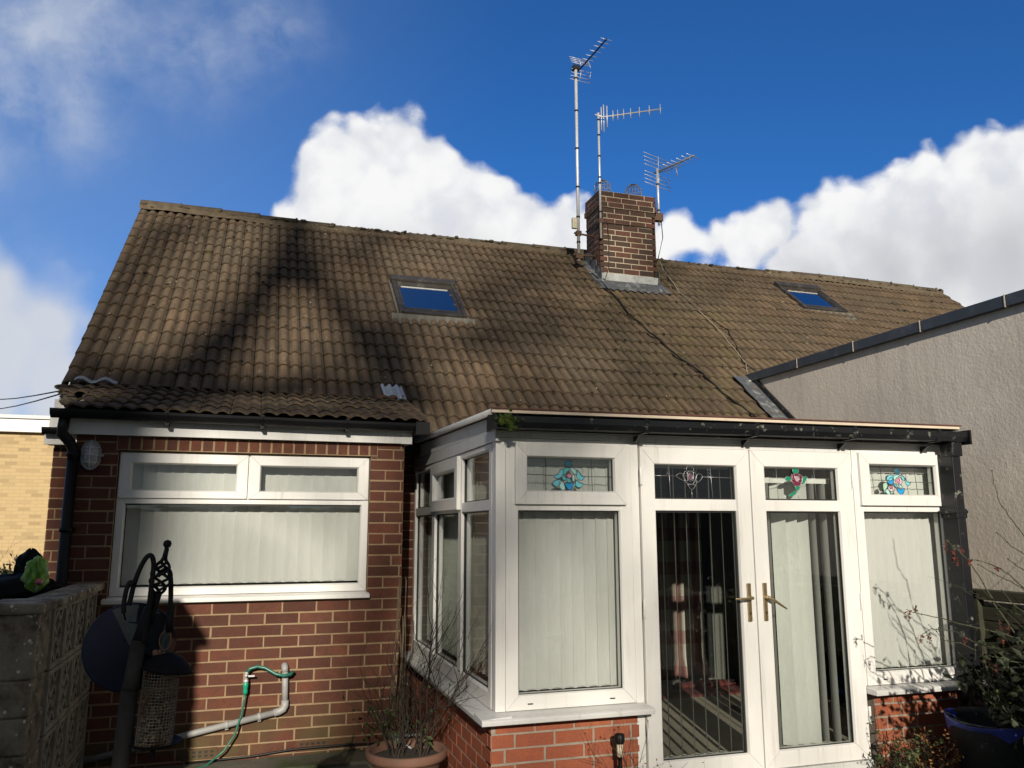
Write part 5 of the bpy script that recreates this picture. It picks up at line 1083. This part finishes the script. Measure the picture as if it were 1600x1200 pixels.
for i in range(16): m.blob(P_(252+rs.uniform(-12, 10), 1022+rs.uniform(-4, 4), .02), .0045, jit=.3)
m.build('hanger', 'rust', fd)
bd = thing('round_blue_dish', (-.24, FY+.03, -.37), 'round dark blue hanging dish behind the feeder pole', 'dish')
dc = P_(203, 1011, .06); dax = V3((.08, -1, .12)).normalized(); m = MB(); m.lathe(dc, [(0, .0), (.101, .0), (.104, -.002), (.106, -.010), (.103, -.014), (0, -.014)], 56, ax=dax)
for i in range(9): m.blob(dc+V3((random.uniform(-.07, .05), -.001, random.uniform(-.07, .02))), .0022, jit=.2)
m.build('dish', 'bluedisc', bd)
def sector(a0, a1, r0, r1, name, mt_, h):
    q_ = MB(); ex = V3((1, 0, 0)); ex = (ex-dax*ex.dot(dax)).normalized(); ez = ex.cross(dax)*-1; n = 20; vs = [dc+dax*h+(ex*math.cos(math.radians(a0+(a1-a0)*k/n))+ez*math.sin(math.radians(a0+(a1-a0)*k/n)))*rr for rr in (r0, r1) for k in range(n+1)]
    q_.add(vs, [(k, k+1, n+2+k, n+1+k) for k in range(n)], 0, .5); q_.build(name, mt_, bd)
sector(-25, 118, .004, .100, 'lit_sector', mat('lit_blue_plastic', (.022, .029, .033), .7, var=.3, vs=30, spec=.1), .0012)  # half-lit wedge of the disc, put into the colour as a paler face
sector(-40, 38, .090, .1035, 'rusty_rim', mat('brown_rim', (.05, .025, .018), .8, spec=.1), .0022)
m = MB(); m.tube([P_(193, 957, -.03), P_(196, 968, .04)], .002, 5); m.build('hanger', 'iron', bd)
# ------------------------------------------------------------------ terracotta pot with bare rose
pt = thing('terracotta_pot', (.93, 4.75, GZ), 'terracotta pot with bare thorny twigs in the corner by the conservatory', 'plant pot')
pc = V3((.905, 4.80, 0)); m = MB(); m.lathe((pc.x, pc.y, -1.5), [(0, 0), (.15, 0), (.185, .20), (.20, .235), (.222, .24), (.228, .255), (.228, .285), (.215, .29), (.20, .28), (.195, .24), (0, .235)], 40); m.build('pot', 'terra', pt)
m = MB(); m.lathe((pc.x, pc.y, -1.5), [(0, .25), (.1, .255), (.197, .243)], 20); m.build('soil', 'soil', pt)
m = MB(); lf = MB()
cb_ = lambda q, d_, rs, dep: (leafquad(lf, q, .016, rs) if rs.random() < .04 and q.z < -.8 else None)
twigs(m, (pc.x-.05, pc.y, -1.26), 12, .52, .35, .005, seed=41, depth=3, wander=.3, leafcb=cb_); twigs(m, (pc.x+.08, pc.y-.02, -1.26), 7, .72, .38, .006, seed=47, depth=3, wander=.22, bias=(.35, 0, .5), leafcb=cb_)
m.build('branches', 'twig', pt); lf.build('leaves', 'leaf', pt)
m = MB(); rs = random.Random(3)
for i in range(14):
    a = V3((.93+rs.uniform(-.06, .06), 5.35+rs.uniform(-.06, .06), -1.48)); b = V3((1.01+rs.uniform(-.02, .03), 5.62+rs.uniform(-.04, .04), -.62+rs.uniform(-.25, .3))); mid = (a+b)/2+V3((rs.uniform(-.03, .03), 0, 0)); m.tube([a, mid, b], rs.uniform(.002, .005), 6)
m.build('cane_bundle', 'cane', label='bundle of old canes and stems standing in the brick corner', cat='canes')
m = MB(); lf = MB(); twigs(m, (.86, 5.4, -1.48), 7, .55, .5, .004, seed=77, depth=2, leafcb=lambda q, d_, rs, dep: (leafquad(lf, q, .028, rs) if rs.random() < .45 else None))
sh = thing('small_shrub', (.86, 5.4, GZ), 'wispy small-leaved green shrub against the mossy foot of the brick bay', 'shrub'); m.build('branches', 'twig_g', sh); lf.build('leaves', 'leaf', sh)
m = MB(); mt = onY(660, 1172, 5.0); m.tube([(1.05, 5.02, -1.20), (.85, 5.05, -1.20)], .010, 6); m.tube([(.86, 5.05, -1.2), (.96, 4.93, -1.25)], .008, 6); m.build('garden_tool', 'dull', label='grey garden tool lying across the rim of the pot', cat='tool')
# solar stake light
sl = thing('solar_stake_light', (1.93, 4.24, GZ), 'small black-capped solar stake light in front of the orange brick', 'garden light')
sc_ = onY(968, 1150, 4.22); lx = sc_.x; zt_ = sc_.z+.012; m = MB(); m.lathe((lx, 4.22, zt_-.05), [(0, .05), (.022, .049), (.0275, .044), (.0275, .012), (.022, .0), (0, 0)], 20); m.build('cap', 'blackclean', sl)
m = MB(); m.lathe((lx, 4.22, zt_-.115), [(0, 0), (.0165, 0), (.0165, .065), (0, .065)], 16); m.build('diffuser', 'ivory', sl)
m = MB(); m.tube([(lx, 4.22, zt_-.115), (lx, 4.22, -1.5)], .0115, 10); m.build('stake', 'iron', sl)
# plants along the bottom
def plant(name, pos, lab, cat, n, L_, sp_, leaf, lm, seed, tw='twig', r0=.004, p=.7, depth=2, up=.8, wander=.25):
    o = thing(name, pos, lab, cat); m = MB(); lf = MB()
    twigs(m, pos, n, L_, sp_, r0, up=up, seed=seed, depth=depth, wander=wander, leafcb=lambda q, d_, rs, dep: (leafquad(lf, q, leaf, rs) if rs.random() < p else None))
    m.build('branches', tw, o); lf.build('leaves', lm, o) if lf.v else None
plant('evergreen_sprig', tuple(V3((1.44, 4.05, -1.5))), 'small dark evergreen sprig poking up left of the solar stake light', 'plant', 12, .22, .35, .018, 'leaf', 11, p=1.)
plant('evergreen_sprig', (1.60, 3.95, -1.5), 'low reddish evergreen sprig nearest the solar stake light', 'plant', 10, .18, .5, .015, 'leaf_o', 12, p=.8)
plant('thorny_shrub', (1.98, 4.02, -1.5), 'bare thorny twigs at the lower left corner of the glass doors', 'shrub', 10, .42, .5, .010, 'leaf_o', 13, p=.12, depth=3)
plant('weed', (3.66, 4.12, -1.5), 'green and rusty weeds growing below the right end window', 'plant', 40, .24, .5, .015, 'leaf', 15, p=.95)
plant('weed', (3.82, 4.02, -1.5), 'dry orange grassy weeds beside the blue tub', 'plant', 44, .24, .4, .012, 'leaf_o', 16, p=.8)
plant('ivy_sprig', (3.70, 4.28, -1.45), 'little ivy sprig climbing the edge of the right glass door', 'plant', 3, .30, .1, .022, 'leaf_d', 17, p=.35, depth=1)
# blue tub
tb = thing('blue_tub', (4.05, 3.80, GZ), 'dark garden tub lined with a bright blue bag at the lower right', 'tub')
m = MB(); m.lathe((4.16, 3.83, -1.5), [(0, 0), (.22, 0), (.30, .42), (.305, .43), (.295, .43), (.28, .40), (.2, .03), (0, .03)], 40); m.build('tub', 'tub', tb)
m = MB(); A = 48; vs = []; rs = random.Random(6)
for i, (rr, h) in enumerate(((.306, .405), (.308, .42), (.305, .43), (.30, .43), (.285, .405), (.27, .30), (.2, .12))):
    for k in range(A): th = 2*math.pi*k/A; vs.append((4.16+rr*math.cos(th)*(1+.02*math.sin(th*7+i)), 3.83+rr*math.sin(th)*(1+.02*math.sin(th*7+i)), -1.5+h+.012*math.sin(th*3+1)+(-.05*max(0, math.sin(th*5+.7))**3 if i == 0 else 0)))
m.add(vs, [(i*A+k, i*A+(k+1) % A, (i+1)*A+(k+1) % A, (i+1)*A+k) for i in range(6) for k in range(A)], 0, .5, True); m.add([vs[6*A+k] for k in range(A)], [tuple(range(A))]); m.build('blue_liner', 'blue', tb)
m = MB()
for i in range(5): sack(m, (3.78+rs.uniform(0, .35), 3.50+rs.uniform(-.04, .04), -1.38+rs.uniform(-.05, .17)), rs.uniform(.03, .07), .03, rs.uniform(.02, .03), i, .3)
m.build('bag_scrap', 'blue', label='torn scraps of bright blue bag in front of the tub', cat='bag')
plant('shade_bush', (4.05, 2.72, -1.5), 'unseen dense bush added past the right edge to shade the tub', 'shrub', 110, .80, .20, .04, 'leaf_d', 29, p=1., depth=2)  # unseen bush placed to darken the tub and the lower right
# fence on the right
fn = thing('wooden_fence', (4.97, 3.9, GZ), 'dark weathered wooden fence under the rendered wall on the right', 'fence')
m = MB(); m.box(4.93, 5.02, 1.6, 4.75, -.50, -.43); m.build('top_rail', 'wood', fn, bevel=.006)
m = MB()
for k in range(11): m.box(4.965+.006*(k % 2), 4.985+.006*(k % 2), 1.6, 4.74, -.55-.1*(k+1)+.012, -.55-.1*k+.01)
m.build('boards', 'wood', fn, bevel=.003)
for y_ in (4.70, 3.0): m = MB(); m.box(4.93, 4.99, y_-.04, y_+.04, -1.5, -.44); m.build('post', 'wood', fn, bevel=.006)
# flowering currant with tassels
cu_ = thing('flowering_currant', (4.3, 3.3, GZ), 'leggy flowering currant bush with hanging red tassels at the right edge', 'shrub')
m = MB(); ta = MB(); lf = MB(); rs = random.Random(19)
D = 3.65
arms = [([(1640, 1020, 3.3), (1570, 990, 3.45), (1500, 975, 3.55), (1468, 965, 3.65), (1430, 958, 3.72), (1416, 952, 3.72)], 3.4), ([(1640, 1045, 3.2), (1560, 1015, 3.35), (1520, 1003, 3.5), (1490, 985, 3.6), (1455, 983, 3.68), (1440, 992, 3.7)], 3.0),
 ([(1640, 1100, 3.2), (1600, 1010, 3.4), (1555, 945, 3.55), (1530, 900, 3.6), (1510, 872, 3.62), (1495, 858, 3.65), (1478, 844, 3.66)], 5.0), ([(1650, 990, 3.3), (1600, 920, 3.4), (1580, 900, 3.45), (1560, 887, 3.5), (1540, 878, 3.55), (1515, 874, 3.6)], 4.0), ([(1660, 960, 3.2), (1585, 912, 3.35), (1560, 900, 3.4), (1528, 882, 3.5)], 2.4),
 ([(1680, 930, 3.2), (1610, 845, 3.3), (1595, 832, 3.35), (1580, 810, 3.4), (1562, 785, 3.4), (1553, 755, 3.42), (1550, 735, 3.42)], 3.0), ([(1680, 900, 3.2), (1610, 872, 3.3), (1580, 853, 3.3), (1557, 832, 3.35)], 2.6), ([(1680, 940, 3.2), (1605, 895, 3.3), (1588, 884, 3.3), (1575, 873, 3.3)], 2.2),
 ([(1690, 1010, 3.2), (1610, 965, 3.3), (1585, 945, 3.35), (1565, 922, 3.4)], 2.4), ([(1650, 1050, 3.3), (1590, 1035, 3.4), (1545, 1025, 3.45), (1500, 1005, 3.5), (1475, 1000, 3.55), (1450, 975, 3.6)], 2.2)]
def tassel(p, L_=.06):
    p = V3(p); ta = MB(); m.tube([p, p-V3((0, 0, L_))], .0012, 4)
    for i in range(16): q = i/16; leafquad(ta, p-V3((rs.uniform(-.006, .006), rs.uniform(-.006, .006), L_*q)), .013*(1.15-q*.6), rs)
    ta.build('tassel', 'tassel', cu_)
for k, (a, th) in enumerate(arms):
    pts = [onY(x, y, Y_) for x, y, Y_ in a]; fine = []
    for p_, q_ in zip(pts, pts[1:]):
        for i in range(4): fine.append(p_+(q_-p_)*(i/4)+V3((rs.uniform(-1, 1), rs.uniform(-1, 1), rs.uniform(-1, 1)))*.003)
    fine.append(pts[-1]); n = len(fine); m.tube(fine, [.0016+th*.0008*(1-i/n) for i in range(n)], 6)
    for i in range(3, n, 3): m.blob(fine[i], .0042, jit=.2)
for (x, y, Y_, L_) in ((1418, 955, 3.72, .05), (1430, 950, 3.72, .02), (1438, 993, 3.7, .04), (1451, 990, 3.68, .055), (1477, 850, 3.66, .045), (1487, 868, 3.66, .04), (1494, 872, 3.65, .05), (1500, 858, 3.65, .03), (1559, 886, 3.5, .02), (1490, 862, 3.64, .02), (1513, 876, 3.6, .02), (1507, 998, 3.5, .04), (1560, 960, 3.6, .09), (1565, 985, 3.62, .09), (1575, 975, 3.6, .06), (1545, 1030, 3.5, .05), (1552, 1040, 3.5, .05)): tassel(onY(x, y, Y_), L_)
for i in range(9): twigs(m, (4.10+rs.uniform(0, .5), 3.35+rs.uniform(-.25, .2), -1.5), 2, .95, .25, .006, seed=200+i, depth=2, wander=.16, leafcb=lambda q, d_, r2, dep: (leafquad(lf, q, .022, r2) if r2.random() < .4 and q.z < -.85 else None))
m.build('branches', 'twig_g', cu_); lf.build('leaves', 'leaf', cu_)
plant('dark_evergreen_bush', (4.72, 3.9, -1.5), 'dense dark evergreen bush in the shade between the tub and the fence', 'shrub', 60, .62, .45, .045, 'leaf_d', 23, p=1., depth=2)
plant('fern', (4.28, 3.25, -1.5), 'orange-brown dead fern fronds at the lower right corner', 'fern', 24, .28, .7, .018, 'leaf_o', 24, p=1., depth=1)
# ------------------------------------------------------------------ unseen tree, fence and added shed that shade the garden
def shp(p, t_): return V3(p)-V3((TX, 1, -TZ))*t_
tr = thing('bare_tree', (-12.6, -38, GZ), 'large bare tree in the garden behind the viewer', 'tree')
m = MB(); T_ = 45.
bayf = lambda x, y: onY(x, y, BY); conf = lambda x, y: onY(x, y, CY)
trunk = [V3((-12.6, -38, -1.6)), V3((-12.5, -38, 4)), V3((-12.2, -38, 9)), V3((-11.9, -38.0, 13)), V3((-11.6, -37.8, 17)), V3((-11.3, -37.6, 21))]
m.tube(trunk, [.5, .42, .34, .27, .2, .1], 10)
def limb(pix, fn_, r, t__=T_, root=None):
    pts = [shp(fn_(x, y), t__) for x, y in pix]
    if root is not None: pts = [root, (root+pts[0])/2+V3((0, 0, .25))]+pts
    n = len(pts); m.tube(pts, [r*(1-.5*i/n) for i in range(n)], 7); return pts
limb([(255, 640), (270, 590), (330, 545), (395, 480), (440, 400), (470, 345)], onRoof, .34, root=trunk[3])
limb([(575, 1140), (560, 1040), (565, 960), (590, 900), (640, 780), (665, 690)], bayf, .16, root=shp(bayf(575, 1180), 45)-V3((.5, 0, 15)))
limb([(660, 640), (600, 560), (545, 500), (500, 440), (470, 385)], onRoof, .26)
limb([(560, 560), (620, 510), (700, 480), (760, 470)], onRoof, .12)
limb([(110, 560), (180, 500), (220, 420), (260, 350)], onRoof, .16, root=trunk[3])
limb([(150, 960), (125, 820), (140, 720), (190, 640)], bayf, .15, root=shp(bayf(150, 1000), 45)-V3((0, 0, 15)))
limb([(420, 900), (330, 850), (250, 800), (200, 740)], bayf, .05); limb([(560, 790), (470, 760), (420, 720), (400, 660)], bayf, .05)
limb([(90, 628), (330, 630), (520, 640), (660, 655)], lambda x, y: onY(x, y-4, 5.9), .20, root=trunk[3]); limb([(120, 600), (300, 618), (480, 612), (620, 625)], onRoof, .26); limb([(560, 400), (590, 470), (640, 520), (650, 600)], onRoof, .10)
rs = random.Random(55)
def tree_br(p, d_, L_, r, dep):
    k = 6; pts = [V3(p)]; q = V3(p); dd = V3(d_).normalized()
    for i in range(k):
        dd = (dd+V3((rs.uniform(-1, 1), rs.uniform(-1, 1), rs.uniform(-.6, 1)))*.22).normalized(); q = q+dd*(L_/k); pts.append(V3(q))
        if dep > 0 and i > 0:
            for _ in range(1 if rs.random() < .7 else 2): tree_br(q, (dd+V3((rs.uniform(-1, 1), rs.uniform(-1, 1), rs.uniform(-.4, 1)))*.9), L_*rs.uniform(.35, .6), r*.5, dep-1)
    m.tube(pts, [r*(1-.7*i/k) for i in range(k+1)], 4 if dep < 2 else 6, cap=False)
for p in trunk[2:]:
    for k in range(4): a = rs.uniform(0, 6.28); tree_br(p, (math.cos(a), .3*math.sin(a), .5), 5.5, .09, 3)
m.build('branches', 'bark', tr)
gs = thing('shade_shed', (-2.3, 1.0, GZ), 'unseen timber shed added left of the viewer to shade the lower left', 'shed')  # shed put in out of view to cast the lower-left shadow
m = MB(); m.box(-3.6, -1.435, 1.31, 1.835, -1.5, .95)
for k in range(19): m.prism([(-1.435, 1.3, -1.5+.128*k), (-1.415, 1.3, -1.5+.128*k), (-1.428, 1.3, -1.38+.128*k), (-1.435, 1.3, -1.38+.128*k)], (0, .55, 0)); m.prism([(-3.6, 1.835, -1.5+.128*k), (-3.6, 1.852, -1.5+.128*k), (-3.6, 1.84, -1.38+.128*k), (-3.6, 1.835, -1.38+.128*k)], (2.17, 0, 0))
m.build('wall', 'wood', gs)
m = MB(); m.box(-3.7, -1.39, 1.2, 1.9, .95, 1.0); m.build('roof', 'dull', gs)
hb = MB(); hb.box(-30, 30, -9.6, -9.5, -1.5, .5); hb.build('boundary_fence', 'wood', label='long dark board fence across the far side of the garden', cat='fence')
